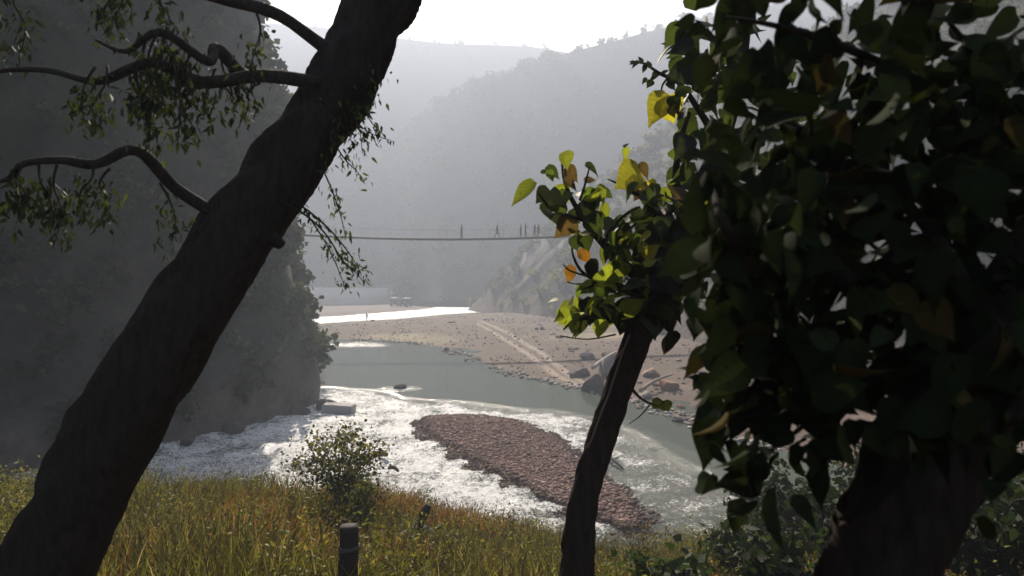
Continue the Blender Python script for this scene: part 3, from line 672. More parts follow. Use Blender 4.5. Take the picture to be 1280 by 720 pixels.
# ------------------------------------------------------------------ people
def person(loc, h, yaw, pose, top, trouser, label, group=None, lean=0.0):
    """one continuous skinned body; pose: stand / walk / arms"""
    root = thing('person', loc, label, 'person', group)
    st = {'stand': .04, 'walk': .22, 'arms': .08}[pose]
    J = {'pelvis': (0, 0, .52), 'waist': (0, 0, .60), 'chest': (0, .0, .74), 'neck': (0, 0, .845), 'head': (0, .012, .90), 'crown': (0, .0, .965),
         'shL': (-.115, 0, .80), 'elL': (-.15, -.02, .645), 'wrL': (-.15, .05, .51), 'haL': (-.148, .07, .465),
         'shR': (.115, 0, .80), 'elR': (.15, -.02, .645), 'wrR': (.15, .05, .51), 'haR': (.148, .07, .465),
         'hiL': (-.055, 0, .50), 'knL': (-.058, st, .285), 'anL': (-.058, st * .8, .045), 'toL': (-.06, st * .8 + .085, .02),
         'hiR': (.055, 0, .50), 'knR': (.058, -st * .3, .285), 'anR': (.058, -st * 1.1, .045), 'toR': (.06, -st * 1.1 + .085, .02)}
    if pose == 'arms':
        J['elR'] = (.2, .06, .70); J['wrR'] = (.16, .16, .78); J['haR'] = (.14, .19, .81)
    if pose == 'walk':
        J['wrL'] = (-.14, -.09, .53); J['haL'] = (-.138, -.1, .485); J['wrR'] = (.14, .13, .54); J['haR'] = (.138, .16, .505)
    rad = {'pelvis': .075, 'waist': .068, 'chest': .085, 'neck': .034, 'head': .052, 'crown': .042, 'sh': .042, 'el': .028, 'wr': .02, 'ha': .022, 'hi': .06, 'kn': .037, 'an': .025, 'to': .022}
    E = [('pelvis', 'waist'), ('waist', 'chest'), ('chest', 'neck'), ('neck', 'head'), ('head', 'crown')]
    for s_ in 'LR': E += [('chest', 'sh' + s_), ('sh' + s_, 'el' + s_), ('el' + s_, 'wr' + s_), ('wr' + s_, 'ha' + s_), ('pelvis', 'hi' + s_), ('hi' + s_, 'kn' + s_), ('kn' + s_, 'an' + s_), ('an' + s_, 'to' + s_)]
    names = list(J); pts = [np.array(J[k]) for k in names]; rr = [rad.get(k, rad.get(k[:2], .03)) for k in names]
    ed = [(names.index(a), names.index(b)) for a, b in E]
    for s_ in 'LR':                                   # five fingers of different lengths, rooted in the palm
        ha = np.array(J['ha' + s_]); dv = unit(ha - np.array(J['wr' + s_])); sx = -1 if s_ == 'L' else 1
        for k, (off, ln) in enumerate(((-.016, .04), (-.006, .047), (.005, .044), (.014, .034), (-.022, .03))):
            a = ha + np.array([0, off, 0]); b2 = a + dv * ln * .55 + (np.array([0, -.015, 0]) if k == 4 else 0); c2 = a + dv * ln + np.array([-sx * .01, 0, 0])
            i0 = len(pts); pts += [a, b2, c2]; rr += [.006, .0055, .0045]; ed += [(i0, i0 + 1), (i0 + 1, i0 + 2)]
    me = bpy.data.meshes.new('body'); me.from_pydata([tuple(q) for q in pts], ed, [])
    o = bpy.data.objects.new('body', me); C.objects.link(o)
    sk = o.modifiers.new('skin', 'SKIN'); o.modifiers.new('sub', 'SUBSURF').levels = 1
    for i, v in enumerate(me.skin_vertices[0].data):
        v.radius = (rr[i], rr[i] * (.75 if names[min(i, len(names) - 1)] in ('pelvis', 'waist', 'chest') and i < len(names) else 1)); v.use_root = (i == 0 or (i >= len(names) and (i - len(names)) % 3 == 0))
    dg = bpy.context.evaluated_depsgraph_get(); ev = bpy.data.meshes.new_from_object(o.evaluated_get(dg))
    bpy.data.objects.remove(o); ev.name = 'body'
    ev.materials.clear()
    for mm in (M_skin, top, trouser, M_rubber): ev.materials.append(mm)
    for f in ev.polygons:
        c = f.center; z = c[2]
        hand = min((Vector(J['wr' + s_]) - c).length for s_ in 'LR') < .03 or min((Vector(J['ha' + s_]) - c).length for s_ in 'LR') < .07
        f.material_index = 0 if (z > .835 or hand) else 1 if z > .54 else 3 if z < .04 else 2
        f.use_smooth = True
    ev.transform(Matrix.Rotation(yaw, 4, 'Z') @ Matrix.Rotation(lean, 4, 'Y') @ Matrix.Scale(h, 4))
    ob = bpy.data.objects.new('body', ev); link(ob, root)
    # hair, and the features of the face
    def sub(nm, c0, r0, mt, cut=None):
        bm = bmesh.new(); bmesh.ops.create_icosphere(bm, subdivisions=2, radius=1)
        for v in bm.verts: v.co = Vector(c0) + Vector((v.co.x * r0[0], v.co.y * r0[1], v.co.z * r0[2]))
        bm.transform(Matrix.Rotation(yaw, 4, 'Z') @ Matrix.Rotation(lean, 4, 'Y') @ Matrix.Scale(h, 4)); m3 = bpy.data.meshes.new(nm); bm.to_mesh(m3); bm.free(); m3.materials.append(mt)
        link(bpy.data.objects.new(nm, m3), root)
    sub('hair', (0, -.012, .955), (.05, .056, .045), M_rubber)
    sub('nose', (0, .066, .915), (.007, .011, .012), M_skin)
    for sx in (-1, 1): sub('ear', (sx * .05, 0, .915), (.007, .012, .018), M_skin); sub('eye', (sx * .018, .056, .925), (.006, .005, .004), M_rubber)
    return root
CL = {k: m_plain(k + '_cloth', c, .9, 0, .1) for k, c in {'navy': (.02, .025, .05), 'dark': (.025, .025, .03), 'maroon': (.08, .02, .02), 'grey': (.07, .07, .075), 'brown': (.06, .04, .03), 'black': (.015, .015, .015), 'sand': (.16, .13, .1)}.items()}
def on_deck(u, dy=0): x = px(u) * (BY + dy); return (x, BY + dy, deck_z(x) + .004)
GP = 'people crossing the footbridge'
person(on_deck(577), 1.72, R(90), 'stand', CL['dark'], CL['black'], 'dark-clothed person standing alone at the left on the footbridge', GP)
person(on_deck(621), 1.62, R(-70), 'walk', CL['grey'], CL['dark'], 'slim person leaning slightly, second from the left on the footbridge', GP, R(7))
person(on_deck(651, -.15), 1.60, R(80), 'stand', CL['navy'], CL['black'], 'left one of the close pair on the footbridge', GP)
person(on_deck(656.8, .1), 1.74, R(-85), 'arms', CL['brown'], CL['dark'], 'taller one of the close pair on the footbridge', GP)
person(on_deck(668.5, -.2), 1.55, R(70), 'arms', CL['maroon'], CL['grey'], 'left one of the pair nearest the tree on the footbridge', GP)
person(on_deck(673, .15), 1.58, R(-60), 'stand', CL['grey'], CL['navy'], 'person nearest the tree leaves on the footbridge', GP)
c = walker; person(c, 1.9, R(110), 'walk', CL['black'], CL['black'], 'person walking down the pale hillside footpath below the bridge')
c = GH(458.5, 402); person(c, 1.7, R(150), 'arms', CL['black'], CL['dark'], 'person standing at the bright far water on the gravel bank')
c = GH(466, 401.5); rock('dark_bundle', c + (0, 0, .15), .55, 'dark low heap beside the person at the far water', (.05, .045, .04), 611, .55, None, 'heap')
c = G(485, 365.5, 3.6); rock('dark_stone', c, .8, 'dark stone on the pale terrace far to the left', (.06, .06, .06), 612, .9)

# ------------------------------------------------------------------ two off-road vehicles on the far spit
def vehicle(loc, yaw):
    root = thing('off_road_vehicle', (0, 0, 0), '', 'vehicle', 'vehicles on the far spit')
    b1 = MB(); b1.box((-.88, -2.0, .5), (.88, 2.0, 1.12), .97); b1.box((-.86, -1.98, 1.123), (.86, -.7, 1.25), .93)   # bonnet towards -y
    b1.build('body', M_green, root, smooth=False)
    b1 = MB(); b1.box((-.82, -.62, 1.123), (.82, 1.92, 1.85), .9); b1.build('cabin', M_green, root, smooth=False)
    b1 = MB(); b1.box((-.80, -.62, 1.853), (.80, 1.86, 1.98), .94); b1.build('roof', M_white, root, smooth=False)
    b1 = MB(); b1.add([(-.68, -.635, 1.2), (.68, -.635, 1.2), (.64, -.52, 1.78), (-.64, -.52, 1.78)], [(0, 1, 2, 3)]); b1.build('windscreen', M_glass, root, smooth=False)
    for sx in (-1, 1):
        b1 = MB(); b1.box((sx * .815 - .01, -.3, 1.3), (sx * .815 + .01, 1.6, 1.7)); b1.build('side_window', M_glass, root, smooth=False)
        b1 = MB(); b1.tube([(sx * .6, -2.03, .9), (sx * .6, -1.97, .9)], .13, 12, 1); b1.build('headlight', M_lamp, root)
        b1 = MB(); b1.box((sx * 1.0 - .09, -.6, 1.25), (sx * 1.0 + .09, -.52, 1.45)); b1.build('mirror', M_rubber, root, smooth=False)
    b1 = MB(); b1.box((-.45, -2.02, .68), (.45, -2.003, 1.08)); b1.build('grille', M_rubber, root, smooth=False)
    b1 = MB(); b1.box((-.85, -2.16, .45), (.85, -2.025, .62)); b1.build('bumper', M_steel, root, smooth=False)
    for sx in (-1, 1):
        for sy in (-1.25, 1.25):
            b1 = MB(); b1.tube([(sx * .62, sy, .38), (sx * .9, sy, .38)], .38, 18, 1); wl = b1.build('wheel', M_rubber, root)
            b1 = MB(); b1.tube([(sx * .88, sy, .38), (sx * .915, sy, .38)], .2, 14, 1); b1.build('rim', M_steel, wl)
    return root
v1 = vehicle(None, 0); v2 = copy_tree(v1)
for o, u, vv, yaw, lab in ((v1, 493, 382.8, R(14), 'left one of two dark vehicles with pale roofs parked on the far spit'), (v2, 507, 383, R(-12), 'right one of two dark vehicles with pale roofs, nearest the spit tip')):
    p = GH(u, vv); o.location = p; o.scale = (1.2, 1.2, 1.2); o.rotation_euler = (0, 0, yaw); o['label'] = lab

# ------------------------------------------------------------------ the leaning broad-leaved tree (right of centre)
T0 = 3.0
def Q3(u, v, dy=0.0): return P(u, v, T0 + dy)
tree = thing('leaning_tree', (*Q3(700, 1000)[:2], 5.6), 'dark leaning tree with big yellow-green leaves in the foreground right of centre', 'tree')
tr = MB()
tp = [Q3(690, 1010), Q3(706, 860), Q3(720, 720), Q3(724, 670), Q3(731, 620), Q3(745, 570), Q3(762, 520), Q3(778, 475), Q3(798, 420), Q3(817, 375), Q3(838, 325, .05), Q3(868, 260, .1), Q3(900, 180, .15), Q3(925, 90, .2), Q3(940, -20, .25)]
tw = [30, 24, 21.5, 19.5, 17.5, 17.5, 17.5, 17, 17.5, 18, 17, 15, 12, 8, 3]
tr.tube(tp, [x * T0 / F for x in tw], 44, 12, .2)
trunk = tr.build('trunk', M_bark, tree)
vn = MB(); vn.tube([Q3(787, 418, -.1), Q3(775, 450, -.1), Q3(762, 490, -.09), Q3(750, 520, -.1), Q3(741, 545, -.1), Q3(735, 560, -.09)], [.0045] * 6, 6, 4); vn.build('vine_stem', m_plain('pale_vine', (.12, .1, .08), .8), tree)
LIMB = [([(822, 372), (785, 335), (750, 300), (722, 262), (706, 228), (702, 196)], [9, 7, 5, 3.6, 2.4, 1.2]),
        ([(818, 380), (785, 362), (752, 352), (728, 340), (716, 318), (716, 300)], [8, 5, 3.5, 2.2, 1.5, 1]),
        ([(806, 405), (772, 398), (740, 396), (716, 402), (704, 412)], [8, 5, 3.5, 2.4, 1.2]),
        ([(845, 310), (818, 262), (797, 240), (785, 212), (781, 182)], [9, 6, 4, 2.4, 1.2]),
        ([(797, 243), (778, 232), (760, 224)], [3, 2, 1]), ([(755, 305), (765, 285), (782, 268), (800, 258)], [3, 2.4, 1.8, 1]),
        ([(730, 275), (712, 270), (690, 262), (672, 240)], [3, 2.2, 1.6, 1]), ([(762, 335), (770, 312), (784, 290), (800, 275)], [3, 2.5, 2, 1.4]),
        ([(725, 250), (732, 228), (737, 208)], [2, 1.4, .8]), ([(733, 345), (712, 338), (704, 330)], [1.6, 1.2, .8]), ([(752, 352), (722, 355), (708, 352)], [1.2, .9, .6]),
        ([(812, 395), (840, 360), (870, 345), (905, 345)], [8, 6, 4, 2]), ([(868, 260), (900, 245), (940, 240), (975, 250)], [9, 6, 4, 2]),
        ([(860, 275), (845, 230), (850, 180), (862, 140)], [7, 5, 3.4, 2]), ([(900, 180), (875, 140), (850, 105), (825, 92), (806, 80), (790, 78)], [6, 4, 3, 2.2, 1.6, .8]),
        ([(825, 92), (815, 100), (803, 103)], [1.4, 1, .6]), ([(835, 97), (828, 107), (826, 122)], [1.6, 1.3, 1]),
        ([(783, 478), (800, 497), (818, 506), (828, 505)], [3, 1.6, 1.1, .7]), ([(812, 506), (800, 520), (786, 530)], [1.0, .8, .5]), ([(830, 395), (838, 412), (836, 425)], [2, 1.4, 1]),
        ([(700, 420), (735, 424), (770, 418)], [.8, .9, 1.2])]
limbs = []
for pts, rd in LIMB:
    m2 = MB(); n_ = len(pts)
    dy = random.uniform(-.25, .3)
    m2.tube([Q3(u, v, dy * i / (n_ - 1)) for i, (u, v) in enumerate(pts)], [r_ * T0 / F for r_ in rd], 8, 5, .08); m2.build('limb', M_bark, tree)
LG = {'y': (.27, .24, .03), 'g': (.055, .08, .018), 'd': (.024, .033, .012), 'b': (.07, .045, .025), 'o': (.19, .085, .02), 'v': (.16, .18, .028), 'k': (.012, .015, .008)}  # k: shade within the backlit crown put into leaf colour
ch = []
def one(u0, v0, u1, v1, wd, c, dy=0.0, face=0.0, dz=0.0):
    a, b = Q3(u0, v0, dy), Q3(u1, v1, dy + dz); d = b - a; L = np.linalg.norm(d)
    nv = np.cross(d / L, np.array([math.cos(face), .0, math.sin(face)])) ; nv = np.array([math.sin(face), -1.0, .35 + .3 * math.cos(face)])
    ch.append(leaves([a], [d], [nv], [L], [wd], [np.array(LG[c]) * random.uniform(.85, 1.15)], T_LONG if wd < .9 else T_BROAD))
for a in [(668, 226, 638, 257, .85, 'v'), (704, 190, 715, 209, 1.9, 'v'), (686, 236, 667, 252, 1.3, 'k', -.05), (692, 250, 690, 282, 1.6, 'k', .02), (697, 238, 708, 262, 1.3, 'd'), (683, 208, 700, 224, .9, 'd'), (676, 216, 690, 212, .8, 'd'),
          (686, 212, 690, 228, 1.0, 'g'), (706, 210, 726, 224, 1.2, 'b'), (704, 224, 724, 236, 1.0, 'b'), (731, 206, 752, 213, .9, 'd'), (730, 226, 746, 224, 1.0, 'b'), (801, 214, 765, 226, 1.9, 'y'), (786, 222, 800, 238, 1.6, 'y'),
          (780, 185, 787, 199, 1.2, 'v'), (779, 184, 786, 178, .7, 'd'), (797, 206, 815, 222, 1.3, 'b'), (812, 224, 818, 238, 1.2, 'y'), (806, 232, 790, 250, 1.4, 'b'), (824, 240, 846, 250, 1.5, 'v'), (808, 240, 832, 254, 1.5, 'd'),
          (752, 238, 768, 246, 1.4, 'g'), (738, 244, 752, 262, 1.2, 'g'), (725, 252, 748, 272, 1.6, 'k'), (718, 272, 693, 298, 1.1, 'b'), (722, 262, 712, 284, 1.2, 'd'), (735, 268, 752, 296, 1.5, 'd'), (728, 290, 742, 312, 1.4, 'd'),
          (714, 296, 724, 314, 1.3, 'd'), (724, 312, 738, 330, 1.3, 'o'), (716, 332, 706, 354, 1.0, 'o'), (733, 328, 752, 346, 1.5, 'k'), (776, 326, 770, 350, 1.8, 'v'), (764, 326, 784, 334, 1.4, 'g'),
          (768, 300, 790, 320, 1.5, 'd'), (788, 296, 806, 318, 1.5, 'g'), (800, 308, 804, 332, 1.0, 'v'), (728, 356, 722, 374, 1.0, 'g'), (744, 354, 724, 366, 1.3, 'g'), (740, 360, 766, 366, 1.1, 'g'), (716, 380, 698, 390, 1.3, 'v'), (712, 386, 704, 410, 1.6, 'v'),
          (720, 384, 712, 404, 1.2, 'k'), (726, 394, 722, 424, 1.2, 'd'), (718, 398, 716, 418, 1.2, 'v'), (745, 372, 738, 408, 1.5, 'k'), (758, 378, 746, 408, 1.7, 'k'), (764, 386, 766, 412, .6, 'v'), (786, 382, 770, 418, 1.5, 'k'), (792, 372, 786, 412, 1.5, 'k'),
          (733, 376, 722, 390, 1.2, 'd'), (720, 372, 726, 386, 1.1, 'v'), (826, 499, 816, 513, 1.5, 'k'), (829, 501, 836, 518, 1.4, 'k'), (836, 420, 832, 446, 1.2, 'b'), (838, 414, 843, 442, 1.2, 'k'),
          (838, 120, 803, 147, 1.5, 'y', -.05), (830, 122, 846, 152, 1.9, 'y', -.05), (836, 134, 846, 146, 1.4, 'b', -.1), (835, 98, 846, 108, 1.2, 'k'), (832, 104, 846, 114, .9, 'k'), (792, 78, 786, 80, 1.2, 'k'), (800, 78, 803, 73, .7, 'k'), (810, 82, 802, 76, .9, 'k'), (816, 88, 812, 82, .8, 'k'),
          (809, 98, 801, 103, 1.1, 'k'), (799, 77, 789, 83, .9, 'k'), (803, 79, 798, 69, .8, 'k'), (807, 81, 803, 91, .9, 'k'), (813, 85, 809, 74, .8, 'k'), (821, 90, 814, 99, 1.0, 'k'), (793, 78, 787, 74, .8, 'k'), (828, 93, 838, 84, .7, 'k'), (814, 100, 811, 110, 1.5, 'k'), (818, 96, 812, 101, .9, 'k'), (826, 91, 836, 89, .6, 'k')]:
    one(*a, *([] if len(a) > 6 else [random.uniform(-.08, .12)]), face=random.uniform(-.6, .6))
def cloud(u0, v0, u1, v1, n, pal, wts, L=(.09, .15), dy=(-.25, .45)):
    u, v = RNG.uniform(u0, u1, n), RNG.uniform(v0, v1, n); D = T0 + RNG.uniform(dy[0], dy[1], n)
    p = np.stack([px(u) * D, D, CAMZ + (CV - v) / F * D], -1)
    return leaves(p, rand_dirs(n, -.7), rand_dirs(n, .6) * np.array([1, 1, 1]) + np.array([0, -.5, .3]), RNG.uniform(*L, n), RNG.uniform(.85, 1.3, n), pick(n, [LG[k] for k in pal], wts), T_BROAD)
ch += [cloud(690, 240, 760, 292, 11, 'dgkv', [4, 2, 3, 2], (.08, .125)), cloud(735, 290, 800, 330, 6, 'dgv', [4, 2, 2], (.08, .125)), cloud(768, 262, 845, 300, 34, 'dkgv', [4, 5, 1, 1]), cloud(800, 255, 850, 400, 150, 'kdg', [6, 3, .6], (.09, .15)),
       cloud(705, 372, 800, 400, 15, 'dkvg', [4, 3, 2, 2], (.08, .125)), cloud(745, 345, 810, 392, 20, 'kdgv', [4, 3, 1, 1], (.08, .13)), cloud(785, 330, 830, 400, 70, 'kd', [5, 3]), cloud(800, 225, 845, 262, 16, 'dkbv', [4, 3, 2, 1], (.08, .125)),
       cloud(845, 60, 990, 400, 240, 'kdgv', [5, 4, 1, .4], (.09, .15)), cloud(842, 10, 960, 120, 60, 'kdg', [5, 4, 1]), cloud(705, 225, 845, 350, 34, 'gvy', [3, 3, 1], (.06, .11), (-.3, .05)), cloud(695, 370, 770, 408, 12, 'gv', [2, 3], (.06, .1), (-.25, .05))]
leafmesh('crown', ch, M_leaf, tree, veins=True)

# ------------------------------------------------------------------ the trunk leaning over the view at top left, with fine leaflets
lt = thing('overhanging_tree', (*P(250, 720, 3.2)[:2], 5.5), 'thick dark trunk with fine hanging leaflets curving over the upper left', 'tree')
m2 = MB()
def QL(u, v, D=3.0): return P(u, v, D)
m2.tube([QL(-60, 1010, 3.3), QL(20, 800, 3.2), QL(105, 620, 3.1), QL(195, 450), QL(280, 320), QL(358, 210), QL(418, 122), QL(452, 55), QL(480, -5), QL(525, -90), QL(580, -190)],
        np.array([68, 62, 56, 50, 45, 42, 40, 39, 40, 37, 33]) * 3 / F, 48, 14, .24)
for u0, v0, u1, v1 in ((392, 130, 372, 112), (330, 290, 352, 306), (455, 100, 468, 108)): m2.tube([QL(u0, v0), QL((u0 + u1) / 2, (v0 + v1) / 2, 2.95), QL(u1, v1, 2.93)], [.06, .035, .022], 10, 3, .3)
m2.build('trunk', M_bark2, lt)
ch = []
def spray(pts, nl, D, L=.032, spread=6, dim=1.0):
    m3 = MB(); W = [QL(u, v, D + random.uniform(-.05, .05)) for u, v in pts]; m3.tube(W, np.linspace(.006, .0015, len(W)), 5, 4); m3.build('twig', M_bark2, lt)
    W = np.array(W); t = RNG.uniform(.35, 1, nl) * (len(W) - 1); i = np.minimum(t.astype(int), len(W) - 2); p = W[i] + (W[i + 1] - W[i]) * (t - i)[:, None]
    p = p + RNG.normal(size=(nl, 3)) * spread * D / F * np.array([1, 1, .9])
    ax = unit(W[-1] - W[0]); d = unit(ax * .6 + RNG.normal(size=(nl, 3)) * .6 + np.array([0, 0, -.6]))
    ch.append(leaves(p, d, rand_dirs(nl, .8), RNG.uniform(.7, 1.3, nl) * L, RNG.uniform(.42, .62, nl), dim * pick(nl, [(.04, .055, .02), (.07, .085, .03), (.12, .14, .04), (.022, .03, .012)], [4, 3, 1, 3]), T_FINE))
for pts, nl in [([(450, 75), (462, 100), (467, 120), (470, 136)], 45), ([(440, 110), (455, 138), (470, 160), (482, 170)], 55), ([(430, 130), (446, 152), (462, 166), (489, 176)], 55), ([(428, 120), (444, 145), (450, 165), (453, 192)], 50),
                ([(420, 180), (432, 200), (444, 212), (456, 226)], 40), ([(470, 96), (478, 94), (480, 98)], 4), ([(400, 120), (425, 150), (435, 165), (442, 186)], 50),
                ([(410, 285), (430, 308), (442, 325), (450, 340)], 45), ([(405, 290), (428, 325), (442, 338), (456, 354)], 50), ([(400, 200), (416, 240), (426, 270), (432, 296)], 70), ([(380, 260), (405, 300), (420, 330), (432, 362)], 70)]:
    v0 = pts[0][1] - 45; u0 = float(np.interp(v0, [-5, 55, 122, 210, 320], [480, 452, 418, 358, 280]))
    spray([(u0, v0), ((u0 + pts[0][0]) / 2 + 4, v0 + 18)] + pts, nl, 2.9)
BRL = [[(440, 80), (350, 20), (230, -12), (90, -25), (-40, -20)], [(425, 110), (320, 95), (190, 78), (60, 88), (-60, 110)], [(300, 295), (220, 235), (120, 205), (30, 205), (-50, 230)], [(320, 95), (270, 60), (200, 40), (120, 50)]]
for q_, pts in enumerate(BRL):
    D_ = [2.95, 2.7, 2.4, 2.6, 2.7] if q_ != 2 else [3.05, 2.8, 2.5, 2.4, 2.4]
    W = np.array([QL(u, v, D_[i]) for i, (u, v) in enumerate(pts)])
    W = np.concatenate([[W[i], (W[i] + W[i + 1]) / 2 + RNG.normal(size=3) * .05] for i in range(len(W) - 1)] + [W[-1:]])
    m3 = MB(); m3.tube(W, np.linspace(.034, .005, len(W)), 10, 5, .25); m3.build('limb', M_bark2, lt)
    for t in np.sort(RNG.uniform(.2, 1, 8)):
        f_ = t * (len(pts) - 1); i = min(int(f_), len(pts) - 2); f_ -= i
        u = pts[i][0] * (1 - f_) + pts[i + 1][0] * f_; v = pts[i][1] * (1 - f_) + pts[i + 1][1] * f_; D2 = D_[i] * (1 - f_) + D_[i + 1] * f_
        l_ = random.uniform(.6, 1.2); dx = random.uniform(-14, 18)
        spray([(u, v), (u + dx * .5 + random.uniform(-9, 9), v + 26 * l_), (u + dx + random.uniform(-9, 9), v + 58 * l_), (u + dx * 1.1, v + 95 * l_)], 60, D2, .04, 10, .45)  # lower dim value puts shade into the left leaflet colours
leafmesh('crown', ch, M_fine, lt)

# ------------------------------------------------------------------ second broad-leaved tree, close to the camera, added to darken the right side
nt_ = thing('added_near_tree', (*P(1060, 900, 1.35)[:2], 6.2), 'large added tree with shade tinted into its leaves and a thick leaning trunk filling the right side', 'tree')
m2 = MB(); D0 = 1.35
m2.tube([P(1040, 1100, D0), P(1075, 820, D0), P(1105, 700, D0), P(1140, 610, D0), P(1190, 515, D0), P(1250, 430, D0), P(1310, 350, D0 + .05), P(1370, 230, D0 + .1), P(1420, 60, D0 + .2)], np.array([82, 72, 66, 64, 64, 66, 66, 60, 50]) * D0 / F, 30, 8, .18)
m2.build('trunk', M_bark, nt_)
LI = [[(1240, 440), (1190, 330), (1130, 250), (1060, 190), (980, 150)], [(1230, 450), (1150, 380), (1060, 350), (960, 345), (890, 330)], [(1180, 530), (1100, 480), (1000, 470), (920, 500), (890, 540)], [(1340, 300), (1240, 180), (1120, 90), (1000, 40), (900, 20)],
      [(1060, 350), (1030, 290), (1010, 220), (1015, 150)], [(960, 345), (910, 290), (890, 230)], [(1240, 180), (1230, 90), (1180, 20)], [(1000, 470), (960, 440), (900, 430)]]
tips = []
for pts in LI:
    m3 = MB(); W = [P(u, v, D0 + random.uniform(-.15, .3)) for u, v in pts]; m3.tube(W, np.linspace(.02, .003, len(W)), 8, 5, .08); m3.build('limb', M_bark, nt_)
    tips += [W[i] + (W[i + 1] - W[i]) * t for i in range(len(W) - 1) for t in np.linspace(0, 1, 14)]
tips = np.array(tips)
n = 1500
p = tips[RNG.integers(0, len(tips), n)] + RNG.normal(size=(n, 3)) * np.array([.085, .14, .09])
ok = np.array([CU + F * q[0] / q[1] > 868 for q in p]) & (p[:, 1] > .9); p = p[ok]; n = len(p)
ch = [leaves(p, rand_dirs(n, -.8), rand_dirs(n, .5) + np.array([0, -.5, .2]), RNG.uniform(.045, .115, n), RNG.uniform(.7, 1.25, n), pick(n, [(.012, .018, .008), (.018, .026, .011), (.03, .04, .014), (.045, .035, .012)], [5, 4, 1, .5]), T_BROAD)]  # deep shade put into these near-black leaf colours
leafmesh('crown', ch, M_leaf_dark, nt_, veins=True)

# ------------------------------------------------------------------ near bank: grass, weeds, shrubs
def blades(n, xr_, yr_, hmin, hmax, wd, pal_fn, lean=.75, seed=0):
    x = RNG.uniform(*xr_, n); y = RNG.uniform(*yr_, n); kp = fbm(x, y, .9, 4, 241) > RNG.uniform(-.5, .05, n); x, y = x[kp], y[kp]; n = len(x); z = bank_h(x, y)
    hgt = RNG.uniform(hmin, hmax, n) * (1 + .35 * fbm(x, y, 1.2, 3, 201))
    a = RNG.uniform(0, 6.28, n); ln = RNG.uniform(.1, 1, n) * lean * hgt; dx, dy = np.cos(a) * ln, np.sin(a) * ln
    b = a + RNG.normal(size=n) * .8 + 1.57; wx_, wy_ = np.cos(b) * wd, np.sin(b) * wd
    rows = []
    for t, k in ((0, 1), (.4, .9), (.75, .6), (1, .06)):
        cx2, cy2, cz2 = x + dx * t * t, y + dy * t * t, z - .05 + hgt * t * (1 - .12 * t)
        rows += [np.stack([cx2 - wx_ * k, cy2 - wy_ * k, cz2], -1), np.stack([cx2 + wx_ * k, cy2 + wy_ * k, cz2], -1)]
    V = np.stack(rows, 1); f = np.array([(0, 1, 3, 2), (2, 3, 5, 4), (4, 5, 7, 6)])
    return V.reshape(-1, 3), (f[None] + (np.arange(n) * 8)[:, None, None]).reshape(-1, 4), np.repeat(pal_fn(x, y), 8, axis=0)
def grass_pal(x, y):
    n = len(x); u = CU + F * x / y; f = fbm(x, y, 1.3, 4, 211)
    dry = sstep(.02, .42, f + 1.1 * np.exp(-((x + 1.35) / 1.0) ** 2 - ((y - 12.2) / 1.6) ** 2) + .5 * np.exp(-((x - .1) / .7) ** 2 - ((y - 12.4) / 1.2) ** 2) - .1)
    c = pick(n, [(.125, .125, .03), (.19, .18, .045), (.065, .07, .02), (.06, .042, .02)], [3, 2, 3, 3]); d = pick(n, [(.25, .135, .035), (.18, .09, .028), (.30, .2, .075), (.10, .055, .022)], [3, 3, 1.5, 2])
    k = (RNG.uniform(0, 1, n) < dry * .92)[:, None]; return np.where(k, d, c)
props(leafmesh('grass', [blades(44000, (-9, 7), (4.5, 13.6), .25, .62, .009, grass_pal), blades(9000, (-3.2, 2.2), (11, 13.8), .4, .8, .009, grass_pal)], M_grass), kind='stuff')
# leafy weeds among the grass
n = 10500
x, y = RNG.uniform(-8, 7, n), RNG.uniform(5, 13.4, n); z = bank_h(x, y); f = fbm(x, y, 1.1, 3, 221); ok = f > -.05; x, y, z = x[ok], y[ok], z[ok]; n = len(x)
k = 7; px_ = np.repeat(np.stack([x, y, z], -1), k, 0); hh = np.tile(np.linspace(.15, 1, k), n) * np.repeat(RNG.uniform(.2, .75, n) * (1 + .5 * fbm(x, y, 1.5, 3, 231)), k)
px_[:, 2] += hh; px_[:, :2] += RNG.normal(size=(n * k, 2)) * .04
cw = np.repeat(pick(n, [(.11, .125, .028), (.18, .18, .04), (.2, .17, .045), (.045, .05, .016)], [4, 3, 1.2, 3]), k, 0)
props(leafmesh('weeds', [leaves(px_, rand_dirs(n * k, .1), rand_dirs(n * k, .8), RNG.uniform(.03, .07, n * k), RNG.uniform(.4, .85, n * k), cw, T_FINE)], M_grass), kind='stuff')
n = 1500
x, y = RNG.uniform(-8, 7, n), RNG.uniform(4.6, 13.4, n); z = bank_h(x, y) + RNG.uniform(.25, .65, n)
props(leafmesh('seed_heads', [leaves(np.stack([x, y, z], -1), rand_dirs(n, .6), rand_dirs(n, .5), RNG.uniform(.02, .045, n), RNG.uniform(.4, .8, n), pick(n, [(.42, .36, .24), (.34, .24, .12), (.2, .12, .05)], [2, 3, 3]), T_FINE)], M_grass), kind='stuff')
props(leafmesh('dry_stalks', [blades(900, (-5, 4), (4.8, 9.5), .35, .7, .006, lambda x, y: pick(len(x), [(.4, .33, .18), (.25, .18, .09), (.12, .08, .04)], [2, 2, 2]), .55)], M_grass), kind='stuff')
